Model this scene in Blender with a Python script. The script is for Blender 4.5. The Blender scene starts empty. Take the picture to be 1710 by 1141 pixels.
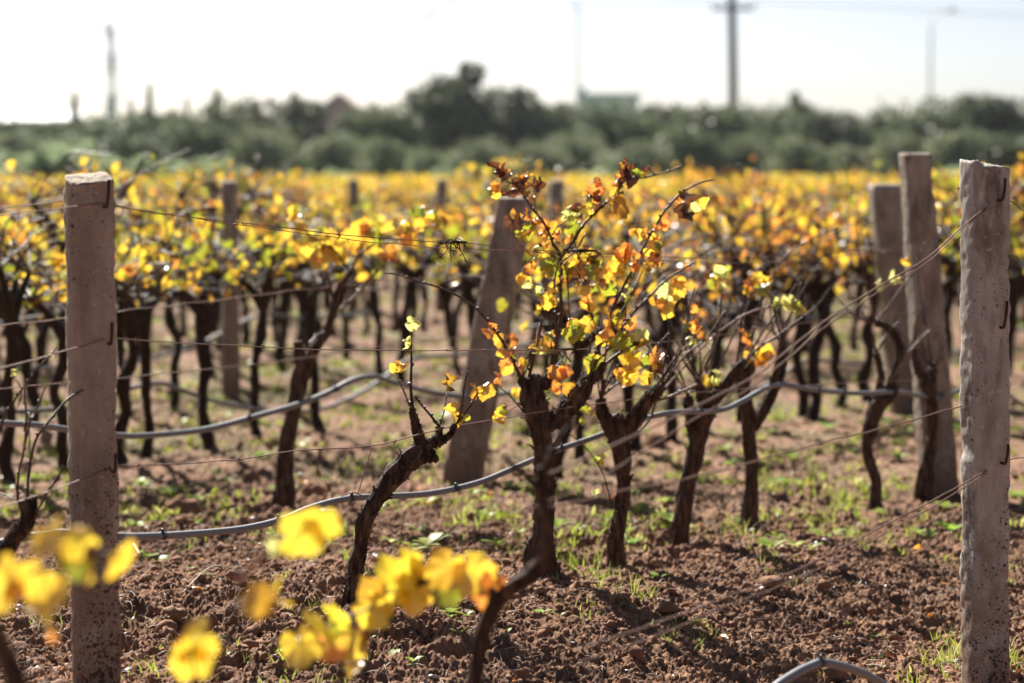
import bpy, math, random
import numpy as np
from mathutils import Vector, Matrix, noise as mnoise

# ------------------------------------------------------------------ camera, sky, sun, exposure
SC = bpy.context.scene
COL = SC.collection
H = 1.3                      # eye height
FPX = 85.0 / 36.0 * 1710.0   # focal length in photograph pixels
PITCH = math.atan((570.5 - 270.0) / FPX)
cd = bpy.data.cameras.new("camera"); cam = bpy.data.objects.new("camera", cd); COL.objects.link(cam)
cam.location = (0, 0, H); cam.rotation_euler = (math.pi / 2 - PITCH, 0, 0)
cd.sensor_width = 36; cd.lens = 85; cd.clip_start = 0.1; cd.clip_end = 20000
cd.dof.use_dof = True; cd.dof.focus_distance = 6.25; cd.dof.aperture_fstop = 2.5
SC.camera = cam

SUN_EL = math.radians(37); SUN_AZ = math.atan2(-0.40, 1.0)      # azimuth from +Y, towards -X
SDIR = Vector((math.sin(SUN_AZ) * math.cos(SUN_EL), math.cos(SUN_AZ) * math.cos(SUN_EL), math.sin(SUN_EL)))
w = bpy.data.worlds.new("World"); SC.world = w; w.use_nodes = True
nt = w.node_tree; bg = nt.nodes["Background"]
sky = nt.nodes.new("ShaderNodeTexSky"); sky.sky_type = 'NISHITA'; sky.sun_disc = False
sky.sun_elevation = SUN_EL; sky.sun_rotation = SUN_AZ; sky.air_density = 0.5; sky.dust_density = 1.5; sky.ozone_density = 1.0
tint = nt.nodes.new("ShaderNodeMix"); tint.data_type = 'RGBA'; tint.blend_type = 'MULTIPLY'; tint.inputs[0].default_value = 1.0; tint.inputs[7].default_value = (0.79, 0.82, 0.86, 1)
nt.links.new(sky.outputs[0], tint.inputs[6]); nt.links.new(tint.outputs[2], bg.inputs[0]); bg.inputs[1].default_value = 0.05
sd = bpy.data.lights.new("sun", 'SUN'); sd.energy = 5.0; sd.angle = math.radians(0.53); sd.color = (1.0, 0.955, 0.88)
so = bpy.data.objects.new("sun", sd); COL.objects.link(so); so.location = SDIR * 50
so.rotation_euler = (-SDIR).to_track_quat('-Z', 'Y').to_euler()
vs = SC.view_settings; vs.view_transform = 'Standard'; vs.look = 'None'; vs.gamma = 1.0; vs.exposure = 1.36
SC.render.engine = 'CYCLES'
cy = SC.cycles; cy.use_denoising = True; cy.max_bounces = 8; cy.diffuse_bounces = 4; cy.glossy_bounces = 3
cy.transmission_bounces = 6; cy.volume_bounces = 1; cy.caustics_reflective = False; cy.caustics_refractive = False
cy.sample_clamp_indirect = 6.0
try: cy.denoiser = 'OPENIMAGEDENOISE'; cy.denoising_input_passes = 'RGB_ALBEDO_NORMAL'
except Exception: pass

R = random.Random(7)
NP = np.random.default_rng(11)

# ------------------------------------------------------------------ pixel <-> place
cp, sp = math.cos(PITCH), math.sin(PITCH)
def ray(px, py):
    xc = (px - 855.0) / FPX; yc = (570.5 - py) / FPX
    return Vector((xc, cp + yc * sp, -sp + yc * cp))
def P(px, py, Y):
    d = ray(px, py); return Vector((0, 0, H)) + d * (Y / d.y)
ROWK = 0.65
def rowd(px, o):             # depth at which the row with side offset o crosses a picture column
    return (4.455 - o) / (ROWK - (px - 855.0) / FPX)
def RP(px, py, o, dd=0.0):
    return P(px, py, rowd(px, o) + dd)
def rowx(y, o): return -0.945 + o + ROWK * (y - 5.4)
ROWDIR = Vector((ROWK, 1, 0)).normalized()
TY = [0, 4, 5.4, 6.6, 7.1, 7.45, 7.9, 8.35, 9.2, 1e5]; TZ = [0.05, 0.07, 0.095, 0.107, 0.087, 0.064, 0.044, 0.028, 0, 0]
def T(y, x=None):
    b = np.interp(y, TY, TZ)
    if x is None: return b
    t = np.clip((np.asarray(x) - (-0.945 + ROWK * (np.asarray(y) - 5.4)) - 0.35) / 0.9, 0, 1)
    return b * (1 - t * t * (3 - 2 * t)) - 0.02 * t * t
def G(px, py):               # ground under a picture point
    d = ray(px, py); Y = 8.0
    for _ in range(40):
        Y = (H - float(T(Y, d.x / d.y * Y))) / -d.z * d.y
    return Vector((0, 0, H)) + d * (Y / d.y)

# ------------------------------------------------------------------ noise on arrays
_perm = np.random.default_rng(3).permutation(256); _perm = np.concatenate([_perm, _perm, _perm])
_ga = np.random.default_rng(4).uniform(0, 2 * np.pi, 256); _gx, _gy = np.cos(_ga), np.sin(_ga)
def pn(x, y, s=0):
    xi = np.floor(x).astype(np.int64); yi = np.floor(y).astype(np.int64); xf = x - xi; yf = y - yi
    u = xf * xf * xf * (xf * (xf * 6 - 15) + 10); v = yf * yf * yf * (yf * (yf * 6 - 15) + 10)
    def g(a, b, fx, fy):
        h = _perm[(_perm[(a + s * 17) & 255] + b) & 255]; return _gx[h] * fx + _gy[h] * fy
    n00 = g(xi, yi, xf, yf); n10 = g(xi + 1, yi, xf - 1, yf); n01 = g(xi, yi + 1, xf, yf - 1); n11 = g(xi + 1, yi + 1, xf - 1, yf - 1)
    a = n00 + u * (n10 - n00); b = n01 + u * (n11 - n01); return (a + v * (b - a)) * 1.4
def sstep(a, b, x):
    t = np.clip((x - a) / (b - a), 0, 1); return t * t * (3 - 2 * t)
def relief(x, y):
    near = 1 - sstep(10, 22, y) * 0.65
    rough = 0.55 + 0.75 * sstep(-0.25, 0.35, pn(x / 1.1 + 5, y / 1.6, 1) - 0.28 * np.clip(x - 0.2, 0, 1.5))
    h = 0.030 * pn(x / 0.8, y / 0.8, 2) + 0.020 * pn(x / 0.33, y / 0.33, 3) * rough
    b1 = np.abs(pn(x / 0.15, y / 0.15, 4)); b2 = np.abs(pn(x / 0.062, y / 0.062, 5)); b3 = np.abs(pn(x / 0.021, y / 0.021, 6)); b4 = pn(x / 0.013, y / 0.013, 7)
    b0 = pn(x / 0.048 + 3, y / 0.048, 8); b5 = pn(x / 0.0095, y / 0.0095, 10)
    crumb = np.maximum(0, b0 - 0.05) ** 0.6 * 0.007 + np.maximum(0, pn(x / 0.023 + 7, y / 0.023, 13) - 0.0) ** 0.6 * 0.0055
    h = h + near * (rough * (-0.050 * b1 - 0.030 * b2 + crumb) - 0.017 * b3 + 0.0085 * b4 + 0.0085 * b5 + 0.012)
    return h
def gh(x, y):
    x = np.atleast_1d(np.asarray(x, float)); y = np.atleast_1d(np.asarray(y, float)); return T(y, x) + relief(x, y)
def gz(x, y): return float(gh(x, y)[0])

# ------------------------------------------------------------------ materials
def mat(name):
    m = bpy.data.materials.new(name); m.use_nodes = True; n = m.node_tree; n.nodes.clear()
    out = n.nodes.new("ShaderNodeOutputMaterial"); return m, n, out
def N(n, t, **kw):
    x = n.nodes.new(t)
    for k, v in kw.items():
        if k in x.inputs: x.inputs[k].default_value = v
        else: setattr(x, k, v)
    return x
def ramp(n, stops, src):
    r = n.nodes.new("ShaderNodeValToRGB"); e = r.color_ramp.elements
    while len(e) < len(stops): e.new(0.5)
    for el, (p, c) in zip(e, stops): el.position = p; el.color = (*c, 1) if len(c) == 3 else c
    n.links.new(src, r.inputs[0]); return r.outputs[0]
def coords(n, scale=(1, 1, 1)):
    t = n.nodes.new("ShaderNodeTexCoord"); mp = n.nodes.new("ShaderNodeMapping"); mp.inputs['Scale'].default_value = scale
    n.links.new(t.outputs['Object'], mp.inputs[0]); return mp.outputs[0]
def tex(n, co, scale, detail=6, rough=0.6):
    t = N(n, "ShaderNodeTexNoise", Scale=scale, Detail=detail, Roughness=rough); n.links.new(co, t.inputs['Vector']); return t.outputs[0]
def tex_c(n, co, scale):
    t = N(n, 'ShaderNodeTexNoise', Scale=scale, Detail=3.0); n.links.new(co, t.inputs['Vector']); return t.outputs[1]
def mixc(n, f, a, b, mode='MIX'):
    m = n.nodes.new("ShaderNodeMix"); m.data_type = 'RGBA'; m.blend_type = mode
    for s, v in ((m.inputs[0], f), (m.inputs[6], a), (m.inputs[7], b)):
        if isinstance(v, (int, float)): s.default_value = v
        elif isinstance(v, tuple): s.default_value = (*v, 1)
        else: n.links.new(v, s)
    return m.outputs[2]
def princ(n, out, col, rough=0.8, bump=None, bstr=0.4, bdist=0.01, metal=0, spec=0.3):
    p = N(n, "ShaderNodeBsdfPrincipled", Metallic=metal, Roughness=rough); p.inputs['Specular IOR Level'].default_value = spec
    if isinstance(col, tuple): p.inputs['Base Color'].default_value = (*col, 1)
    else: n.links.new(col, p.inputs['Base Color'])
    if bump is not None:
        b = N(n, "ShaderNodeBump", Strength=bstr, Distance=bdist); n.links.new(bump, b.inputs['Height']); n.links.new(b.outputs[0], p.inputs['Normal'])
    n.links.new(p.outputs[0], out.inputs[0]); return p
def math1(n, op, a, b=0.0):
    m = n.nodes.new("ShaderNodeMath"); m.operation = op
    for s, v in ((m.inputs[0], a), (m.inputs[1], b)):
        if isinstance(v, (int, float)): s.default_value = v
        else: n.links.new(v, s)
    return m.outputs[0]

def leaf_material(name, trans=0.5, gloss=0.05, rough=0.4, var=0.25):
    m, n, out = mat(name)
    at = n.nodes.new("ShaderNodeVertexColor"); at.layer_name = "Col"
    co = coords(n); nz = tex(n, co, 90, 4)
    c = mixc(n, var, at.outputs[0], mixc(n, nz, (0.35, 0.25, 0.2), (1.5, 1.5, 1.3)), 'MULTIPLY')
    d = n.nodes.new("ShaderNodeBsdfDiffuse"); t = n.nodes.new("ShaderNodeBsdfTranslucent"); g = N(n, "ShaderNodeBsdfGlossy", Roughness=rough)
    n.links.new(c, d.inputs[0]); n.links.new(c, t.inputs[0]); g.inputs[0].default_value = (1, 1, 1, 1)
    a = n.nodes.new("ShaderNodeMixShader"); a.inputs[0].default_value = trans; n.links.new(d.outputs[0], a.inputs[1]); n.links.new(t.outputs[0], a.inputs[2])
    b = n.nodes.new("ShaderNodeMixShader"); b.inputs[0].default_value = gloss; n.links.new(a.outputs[0], b.inputs[1]); n.links.new(g.outputs[0], b.inputs[2])
    n.links.new(b.outputs[0], out.inputs[0]); return m
M = {}
M['leaf'] = leaf_material("vine_leaf", 0.58, 0.07, 0.32)
M['grass'] = leaf_material("grass_blade", 0.5, 0.025, 0.4, 0.1)
M['tree_leaf'] = leaf_material("olive_foliage", 0.42, 0.04, 0.5, 0.1)

def mk_soil():
    m, n, out = mat("tilled_red_soil"); co = coords(n)
    a = tex(n, co, 1.6, 6); b = tex(n, co, 28, 8, 0.7); c = tex(n, co, 160, 4, 0.7)
    col = mixc(n, ramp(n, [(0.36, (0, 0, 0)), (0.66, (1, 1, 1))], b), (0.028, 0.011, 0.005), (0.50, 0.268, 0.155))
    col = mixc(n, ramp(n, [(0.40, (0, 0, 0)), (0.68, (1, 1, 1))], a), col, mixc(n, b, (0.06, 0.027, 0.013), (0.34, 0.185, 0.105)))
    geo = n.nodes.new("ShaderNodeNewGeometry"); sx = n.nodes.new("ShaderNodeSeparateXYZ"); n.links.new(geo.outputs['Position'], sx.inputs[0])
    # thin weedy cover between the rows behind, grass beyond the vineyard
    weed = ramp(n, [(0.47, (0, 0, 0)), (0.60, (1, 1, 1))], tex(n, co, 0.9, 5, 0.65))
    far = n.nodes.new("ShaderNodeMapRange"); far.inputs[1].default_value = 8; far.inputs[2].default_value = 12; far.inputs[4].default_value = 0.75; n.links.new(sx.outputs[1], far.inputs[0])
    col = mixc(n, math1(n, 'MULTIPLY', weed, far.outputs[0]), col, mixc(n, b, (0.055, 0.060, 0.018), (0.21, 0.195, 0.065)))
    gr = n.nodes.new("ShaderNodeMapRange"); gr.inputs[1].default_value = 46; gr.inputs[2].default_value = 50; n.links.new(sx.outputs[1], gr.inputs[0])
    col = mixc(n, gr.outputs[0], col, mixc(n, a, (0.09, 0.15, 0.05), (0.17, 0.2, 0.09)))
    princ(n, out, col, 0.92, math1(n, 'ADD', b, math1(n, 'MULTIPLY', c, 0.5)), 0.9, 0.008, 0, 0.2); return m
M['soil'] = mk_soil()
def mk_clod():
    m, n, out = mat("soil_clod"); co = coords(n); b = tex(n, co, 40, 8, 0.7)
    princ(n, out, mixc(n, b, (0.050, 0.022, 0.012), (0.42, 0.225, 0.130)), 0.95, b, 0.7, 0.006, 0, 0.15); return m
M['clod'] = mk_clod()
def mk_concrete(name, pink=0.0, seed=0.0, streak=0.0, pores=1.0, dark=1.0):
    m, n, out = mat(name); co = coords(n); cs = coords(n, (4, 4, 1.3))
    a = tex(n, cs, 2.2 + seed, 5, 0.6); b = tex(n, co, 26, 7, 0.65)
    c1 = tuple(v * dark for v in ((0.165, 0.128, 0.090) if pink else (0.19, 0.170, 0.138))); c2 = tuple(v * dark for v in ((0.47, 0.382, 0.278) if pink else (0.50, 0.465, 0.395)))
    col = mixc(n, ramp(n, [(0.32, (0, 0, 0)), (0.66, (1, 1, 1))], a), c1, c2)
    col = mixc(n, math1(n, 'MULTIPLY', b, 0.6), col, (0.17 * dark, 0.13 * dark, 0.11 * dark))
    big = tex(n, coords(n, (3, 3, 0.9)), 2.3 + seed * 0.5, 4)
    if streak:
        col = mixc(n, ramp(n, [(0.53, (0, 0, 0)), (0.62, (streak, streak, streak))], tex(n, coords(n, (9, 9, 0.9)), 1.7 + seed, 5)), col, (0.40, 0.43, 0.42))
        col = mixc(n, ramp(n, [(0.52, (0, 0, 0)), (0.64, (0.85, 0.85, 0.85))], tex(n, coords(n, (5, 5, 1.6)), 1.9 + seed, 6)), col, (0.13, 0.10, 0.08))
    # air holes left by the casting, of all sizes, and lighter worn arrises
    dist = mixc(n, 0.022, co, tex_c(n, co, 30), 'ADD'); hole = None
    tc_ = n.nodes.new('ShaderNodeTexCoord'); sx = n.nodes.new('ShaderNodeSeparateXYZ'); n.links.new(tc_.outputs['Object'], sx.inputs[0])
    zr = n.nodes.new('ShaderNodeMapRange'); zr.inputs[1].default_value = 0.85; zr.inputs[2].default_value = 0.45; zr.inputs[3].default_value = -0.06; zr.inputs[4].default_value = 0.11; n.links.new(sx.outputs[2], zr.inputs[0])
    dens = ramp(n, [(0.40, (0.0,) * 3), (0.80, (0.42,) * 3)], math1(n, 'ADD', big, zr.outputs[0]))
    for sc_, k_ in ((62.0, 0.62), (115.0, 0.85), (210.0, 0.9)):
        v = N(n, "ShaderNodeTexVoronoi", Scale=sc_); n.links.new(dist, v.inputs['Vector']); sp_ = n.nodes.new("ShaderNodeSeparateColor"); n.links.new(v.outputs['Color'], sp_.inputs[0])
        rad = math1(n, 'MULTIPLY', math1(n, 'MULTIPLY', math1(n, 'ADD', dens, 0.07), math1(n, 'POWER', sp_.outputs[0], 2.2)), 1.9 * k_ * pores)
        h_ = math1(n, 'LESS_THAN', v.outputs['Distance'], rad); hole = h_ if hole is None else math1(n, 'MAXIMUM', hole, h_)
    gp = n.nodes.new("ShaderNodeNewGeometry"); col = mixc(n, ramp(n, [(0.51, (0, 0, 0)), (0.60, (0.55,) * 3)], gp.outputs['Pointiness']), col, tuple(v * dark for v in (0.52, 0.44, 0.38)))
    col = mixc(n, ramp(n, [(0.62, (0, 0, 0)), (0.70, (0.5,) * 3)], tex(n, co, 60, 3, 0.6)), col, tuple(v * dark for v in (0.50, 0.42, 0.36)))
    zs = n.nodes.new('ShaderNodeMapRange'); zs.inputs[1].default_value = 0.5; zs.inputs[2].default_value = 0.02; zs.inputs[3].default_value = -0.12; zs.inputs[4].default_value = 0.22; n.links.new(sx.outputs[2], zs.inputs[0])
    col = mixc(n, ramp(n, [(0.50, (0, 0, 0)), (0.66, (0.8,) * 3)], math1(n, 'ADD', tex(n, co, 9, 7, 0.7), zs.outputs[0])), col, (0.20 * dark, 0.12 * dark, 0.078 * dark))
    col = mixc(n, math1(n, 'MULTIPLY', hole, 0.9), col, (0.045, 0.028, 0.020))
    hgt = math1(n, 'SUBTRACT', math1(n, 'MULTIPLY', b, 0.5), hole)
    princ(n, out, col, 0.9, hgt, 0.55, 0.004, 0, 0.2); return m
M['post_a'] = mk_concrete("pitted_pink_concrete", 1, 0.0, 0, 1.15, 1.15)
M['post_b'] = mk_concrete("weathered_grey_concrete", 0, 0.7, 0.6, 0.95, 1.32)
M['post_c'] = mk_concrete("stained_concrete", 1, 1.9, 0.35, 0.5, 1.02)
def mk_bark(name, c0, c1, rg_=0.8):
    m, n, out = mat(name); co = coords(n, (1, 1, 0.22)); b = tex(n, co, 70, 8, 0.7); c = tex(n, coords(n), 14, 5)
    col = mixc(n, ramp(n, [(0.42, (0, 0, 0)), (0.68, (1, 1, 1))], b), c0, c1); col = mixc(n, math1(n, 'MULTIPLY', c, 0.4), col, (0.075, 0.03, 0.014))
    princ(n, out, col, rg_, b, 0.9, 0.006, 0, 0.25); return m
M['bark'] = mk_bark("vine_bark", (0.007, 0.004, 0.0025), (0.19, 0.112, 0.070))
M['bark_far'] = mk_bark("vine_bark_dark", (0.007, 0.004, 0.003), (0.036, 0.020, 0.013))
M['cane'] = mk_bark("vine_cane", (0.035, 0.016, 0.010), (0.16, 0.080, 0.046), 0.42)
M['cane_pale'] = mk_bark("pale_lit_cane", (0.20, 0.13, 0.085), (0.42, 0.31, 0.22), 0.5)  # tan cane colour: sunlit look of tips painted in, also light-coloured cut canes
def simple(name, col, rough=0.6, metal=0, spec=0.3, nscale=20, namt=0.3, stretch=(1, 1, 1)):
    m, n, out = mat(name); b = tex(n, coords(n, stretch), nscale, 5)
    c = mixc(n, b, tuple(v * (1 - namt) for v in col), tuple(min(1, v * (1 + namt)) for v in col)); princ(n, out, c, rough, b, 0.15, 0.002, metal, spec); return m
M['wire'] = simple("rusty_wire", (0.22, 0.115, 0.075), 0.55, 0.3, 0.4, 200, 0.5)
M['hook'] = simple("rusted_iron", (0.075, 0.030, 0.020), 0.8, 0.2, 0.3, 120, 0.5)
M['hose'] = simple("black_polythene_hose", (0.17, 0.172, 0.18), 0.55, 0, 0.6, 60, 0.3)
M['straw'] = simple("dry_straw", (0.55, 0.45, 0.33), 0.5, 0, 0.4, 60, 0.4)
M['pebble'] = simple("pale_pebble_glint", (0.5, 0.45, 0.40), 0.45, 0, 0.5, 60, 0.3)  # light stone colour also stands in for bright glints off leaves and stones
M['wood_dark'] = simple("dark_pole_wood", (0.018, 0.022, 0.028), 0.8, 0, 0.2, 5, 0.3)
M['galv'] = simple("galvanised_steel", (0.42, 0.45, 0.47), 0.5, 0.4, 0.4, 5, 0.1)
M['mast'] = simple("grey_blue_mast_paint", (0.38, 0.46, 0.50), 0.6, 0.1, 0.3, 5, 0.2)
M['wall_grey'] = simple("grey_blue_render", (0.80, 0.80, 0.82), 0.85, 0, 0.2, 2, 0.12)
M['wall_pale'] = simple("pale_render", (0.55, 0.52, 0.49), 0.85, 0, 0.2, 2, 0.12)
M['roof_pale'] = simple("pale_sheet_roof", (0.62, 0.60, 0.58), 0.5, 0, 0.3, 3, 0.1)
M['roof_red'] = simple("faded_red_tiles", (0.48, 0.25, 0.28), 0.8, 0, 0.2, 4, 0.3)
M['glass_dark'] = simple("dark_window", (0.03, 0.04, 0.05), 0.2, 0, 0.5, 2, 0.1)
M['trunk'] = simple("olive_trunk", (0.08, 0.065, 0.05), 0.9, 0, 0.2, 8, 0.4)
M['plastic'] = simple("emitter_plastic", (0.03, 0.03, 0.033), 0.4, 0, 0.5, 50, 0.2)
M['cut'] = simple("pale_cut_wood", (0.6, 0.5, 0.4), 0.7, 0, 0.3, 40, 0.3)

# ------------------------------------------------------------------ objects
def tag(o, label=None, cat=None, group=None, kind=None):
    if label: o['label'] = label
    if cat: o['category'] = cat
    if group: o['group'] = group
    if kind: o['kind'] = kind
    return o
def empty(name, loc, label, cat, group=None, rz=0.0):
    o = bpy.data.objects.new(name, None); o.empty_display_size = 0.1; COL.objects.link(o); o.location = loc; o.rotation_euler = (0, 0, rz)
    return tag(o, label, cat, group)
def link(name, me, parent=None):
    o = bpy.data.objects.new(name, me); COL.objects.link(o)
    if parent is not None: o.parent = parent
    return o
class MB:
    def __init__(s): s.v = []; s.f = []; s.c = []
    def add(s, verts, faces, col=None):
        k = len(s.v); s.v += [tuple(q) for q in verts]; s.f += [tuple(i + k for i in q) for q in faces]
        if col is not None: s.c += list(col) if not isinstance(col[0], float) else [col] * len(verts)
    def build(s, name, material, parent=None, smooth=True, origin=None):
        me = bpy.data.meshes.new(name); v = s.v
        if origin is not None: v = [(a[0] - origin[0], a[1] - origin[1], a[2] - origin[2]) for a in v]
        me.from_pydata(v, [], s.f); me.validate()
        if s.c and len(s.c) == len(s.v):
            ca = me.color_attributes.new("Col", 'FLOAT_COLOR', 'POINT')
            ca.data.foreach_set("color", np.array([(*c[:3], 1.0) for c in s.c], dtype=np.float32).ravel())
        if smooth: me.polygons.foreach_set("use_smooth", [True] * len(me.polygons))
        me.materials.append(material); me.update()
        return link(name, me, parent)
def np_mesh(name, V, F, material, col=None, smooth=True, parent=None):      # F: (n,3) or (n,4)
    me = bpy.data.meshes.new(name); k = F.shape[1]
    me.vertices.add(len(V)); me.vertices.foreach_set("co", V.astype(np.float32).ravel())
    me.loops.add(F.size); me.loops.foreach_set("vertex_index", F.astype(np.int32).ravel())
    me.polygons.add(len(F)); me.polygons.foreach_set("loop_start", np.arange(0, F.size, k, dtype=np.int32))
    if smooth: me.polygons.foreach_set("use_smooth", np.ones(len(F), bool))
    if col is not None:
        ca = me.color_attributes.new("Col", 'FLOAT_COLOR', 'POINT'); ca.data.foreach_set("color", np.c_[col, np.ones(len(col))].astype(np.float32).ravel())
    me.materials.append(material); me.update(calc_edges=True); return link(name, me, parent)
def crom(pts, per=6):
    a = np.array([tuple(p) for p in pts], float)
    if len(a) < 3:
        t = np.linspace(0, 1, per + 1)[:, None]; return a[0] * (1 - t) + a[-1] * t
    q = np.vstack([2 * a[0] - a[1], a, 2 * a[-1] - a[-2]]); out = []
    for i in range(1, len(q) - 2):
        p0, p1, p2, p3 = q[i - 1], q[i], q[i + 1], q[i + 2]
        for t in np.arange(per) / per:
            out.append(0.5 * (2 * p1 + (p2 - p0) * t + (2 * p0 - 5 * p1 + 4 * p2 - p3) * t * t + (3 * p1 - p0 - 3 * p2 + p3) * t ** 3))
    out.append(a[-1]); return np.array(out)
def tube(mb, pr, nseg=8, per=6, bark=0.0, bfreq=30.0, cap=True, col=None, knots=0.0):
    """pr: list of (x,y,z,radius)"""
    c = crom(pr, per); p = c[:, :3]; r = np.maximum(c[:, 3], 1e-4); n = len(p)
    tg = np.gradient(p, axis=0); tg /= np.linalg.norm(tg, axis=1)[:, None] + 1e-12
    ref = np.array([0.31, 0.9, 0.2]) if abs(tg[0][1]) < 0.8 else np.array([1.0, 0.1, 0.2])
    u = np.cross(tg[0], ref); u /= np.linalg.norm(u); V = []; L = 0.0
    for i in range(n):
        if i: L += np.linalg.norm(p[i] - p[i - 1])
        u = u - tg[i] * np.dot(u, tg[i]); u /= np.linalg.norm(u) + 1e-12; v = np.cross(tg[i], u)
        kn = 1.0 + (knots if knots and (i % 5 == 0) else 0.0)
        for j in range(nseg):
            a = 2 * math.pi * j / nseg; rr = r[i] * kn
            if bark:
                q = Vector((math.cos(a) * 1.6, math.sin(a) * 1.6, L * bfreq * 0.16)) + Vector(p[0]) * 3.1
                rr *= 1 + bark * (mnoise.noise(q * 1.3) * 1.0 + 0.55 * mnoise.noise(Vector((math.cos(a) * 4.5, math.sin(a) * 4.5, L * bfreq * 0.28)) + Vector(p[0]) * 7) + 0.35 * abs(mnoise.noise(q * 5.0)))
            V.append(p[i] + (u * math.cos(a) + v * math.sin(a)) * rr)
    F = [(i * nseg + j, i * nseg + (j + 1) % nseg, (i + 1) * nseg + (j + 1) % nseg, (i + 1) * nseg + j) for i in range(n - 1) for j in range(nseg)]
    if cap:
        V.append(p[0]); V.append(p[-1]); a, b = n * nseg, n * nseg + 1
        F += [(a, (j + 1) % nseg, j) for j in range(nseg)] + [(b, (n - 1) * nseg + j, (n - 1) * nseg + (j + 1) % nseg) for j in range(nseg)]
    mb.add(V, F, col); return c
def box(mb, c, s, rz=0.0, col=None):
    x, y, z = s[0] / 2, s[1] / 2, s[2] / 2; ca, sa = math.cos(rz), math.sin(rz); V = []
    for k in (-z, z):
        for i, j in ((-x, -y), (x, -y), (x, y), (-x, y)): V.append((c[0] + i * ca - j * sa, c[1] + i * sa + j * ca, c[2] + k))
    mb.add(V, [(3, 2, 1, 0), (4, 5, 6, 7), (0, 1, 5, 4), (1, 2, 6, 5), (2, 3, 7, 6), (3, 0, 4, 7)], col)

# ------------------------------------------------------------------ leaves
PAL = {'L': ((0.87, 0.64, 0.055), (0.84, 0.40, 0.04)), 'Y': ((0.83, 0.56, 0.055), (0.72, 0.34, 0.03)), 'G': ((0.30, 0.34, 0.025), (0.62, 0.50, 0.035)), 'O': ((0.84, 0.36, 0.06), (0.42, 0.10, 0.02)),
       'B': ((0.13, 0.042, 0.016), (0.04, 0.015, 0.010)), 'D': ((0.55, 0.30, 0.03), (0.06, 0.022, 0.014)), 'P': ((0.80, 0.80, 0.25), (0.72, 0.74, 0.22))}
_la = np.radians([0, 12, 26, 40, 52, 66, 80, 95, 108, 125, 145, 165, 180]); _lr = np.array([1.0, 0.92, 0.82, 0.86, 0.92, 0.84, 0.70, 0.70, 0.74, 0.66, 0.58, 0.45, 0.12])
def jit(c, rng, a=0.16):
    k = 1 + rng.uniform(-a, a); return tuple(min(0.95, max(0.005, v * k * (1 + rng.uniform(-a, a) * 0.5))) for v in c)
def add_leaf(mb, base, tip, nor, size, typ, rng, curl=1.0, hi=True, rim=1.0):
    na, rings = (32, (0.3, 0.6, 0.84, 1.0)) if hi else (10, (0.55, 1.0))
    y = Vector(tip).normalized(); z = Vector(nor); z = (z - y * z.dot(y))
    z = z.normalized() if z.length > 1e-4 else y.orthogonal().normalized(); x = y.cross(z)
    th = np.linspace(-np.pi, np.pi, na, endpoint=False) + 0.0001
    ro = np.interp(np.abs(th), _la, _lr) * (1 + (0.05 * ((np.arange(na) % 2) * 2 - 1) if hi else 0)) * np.array([1 + rng.uniform(-.07, .07) for _ in range(na)])
    kx = rng.choice((-1, 1)) * rng.uniform(0.3, 1.5) * curl / size; ky = rng.uniform(-0.3, 1.3) * curl / size; wv = rng.uniform(0.03, 0.10) * size * curl; ph = rng.uniform(0, 6.28)
    c0, c1 = PAL[typ]; c0 = jit(c0, rng); c1 = jit(c1, rng); vein = tuple(min(0.9, v * 1.12) for v in c0)
    V = [Vector(base)]; C = [vein]; rimw = rng.uniform(0.15, 1.1) * rim
    sc = size * 0.92
    for fr in rings:
        for k in range(na):
            r = ro[k] * fr * sc; px, py = math.sin(th[k]) * r, math.cos(th[k]) * r
            qx = math.sin(px * kx) / kx; zz = (1 - math.cos(px * kx)) / kx
            qy = math.sin(py * ky) / ky if abs(ky) > 1e-3 else py; zz -= (1 - math.cos(py * ky)) / ky if abs(ky) > 1e-3 else 0
            zz += wv * 1.6 * math.sin(3 * th[k] + ph) * fr * fr + 0.045 * size * math.sin(7 * th[k] + ph * 2) * fr
            V.append(Vector(base) + x * qx + y * qy + z * zz)
            t = max(0.0, (fr - 0.42) / 0.58) ** 1.2 * rimw * (0.75 + 0.6 * math.sin(3 * th[k] + ph) + 0.35 * math.sin(8 * th[k] + 2 * ph)); t = min(1, max(0, t))
            C.append(tuple(a * (1 - t) + b * t for a, b in zip(c0, c1)))
    F = [(0, 1 + k, 1 + (k + 1) % na) for k in range(na)]
    for i in range(len(rings) - 1):
        for k in range(na):
            a, b = 1 + i * na, 1 + (i + 1) * na; F.append((a + k, b + k, b + (k + 1) % na, a + (k + 1) % na))
    mb.add(V, F, C)
def hang(rng, up=0.5):      # a tip direction and a normal for a leaf hanging from its stalk
    t = Vector((rng.uniform(-1, 1), rng.uniform(-0.7, 0.7), rng.uniform(-1.2, up)))
    n = Vector((rng.uniform(-0.7, 0.7), rng.choice((-1, 1)) * rng.uniform(0.35, 1.0), rng.uniform(-0.35, 0.6)))
    return t, n

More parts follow.
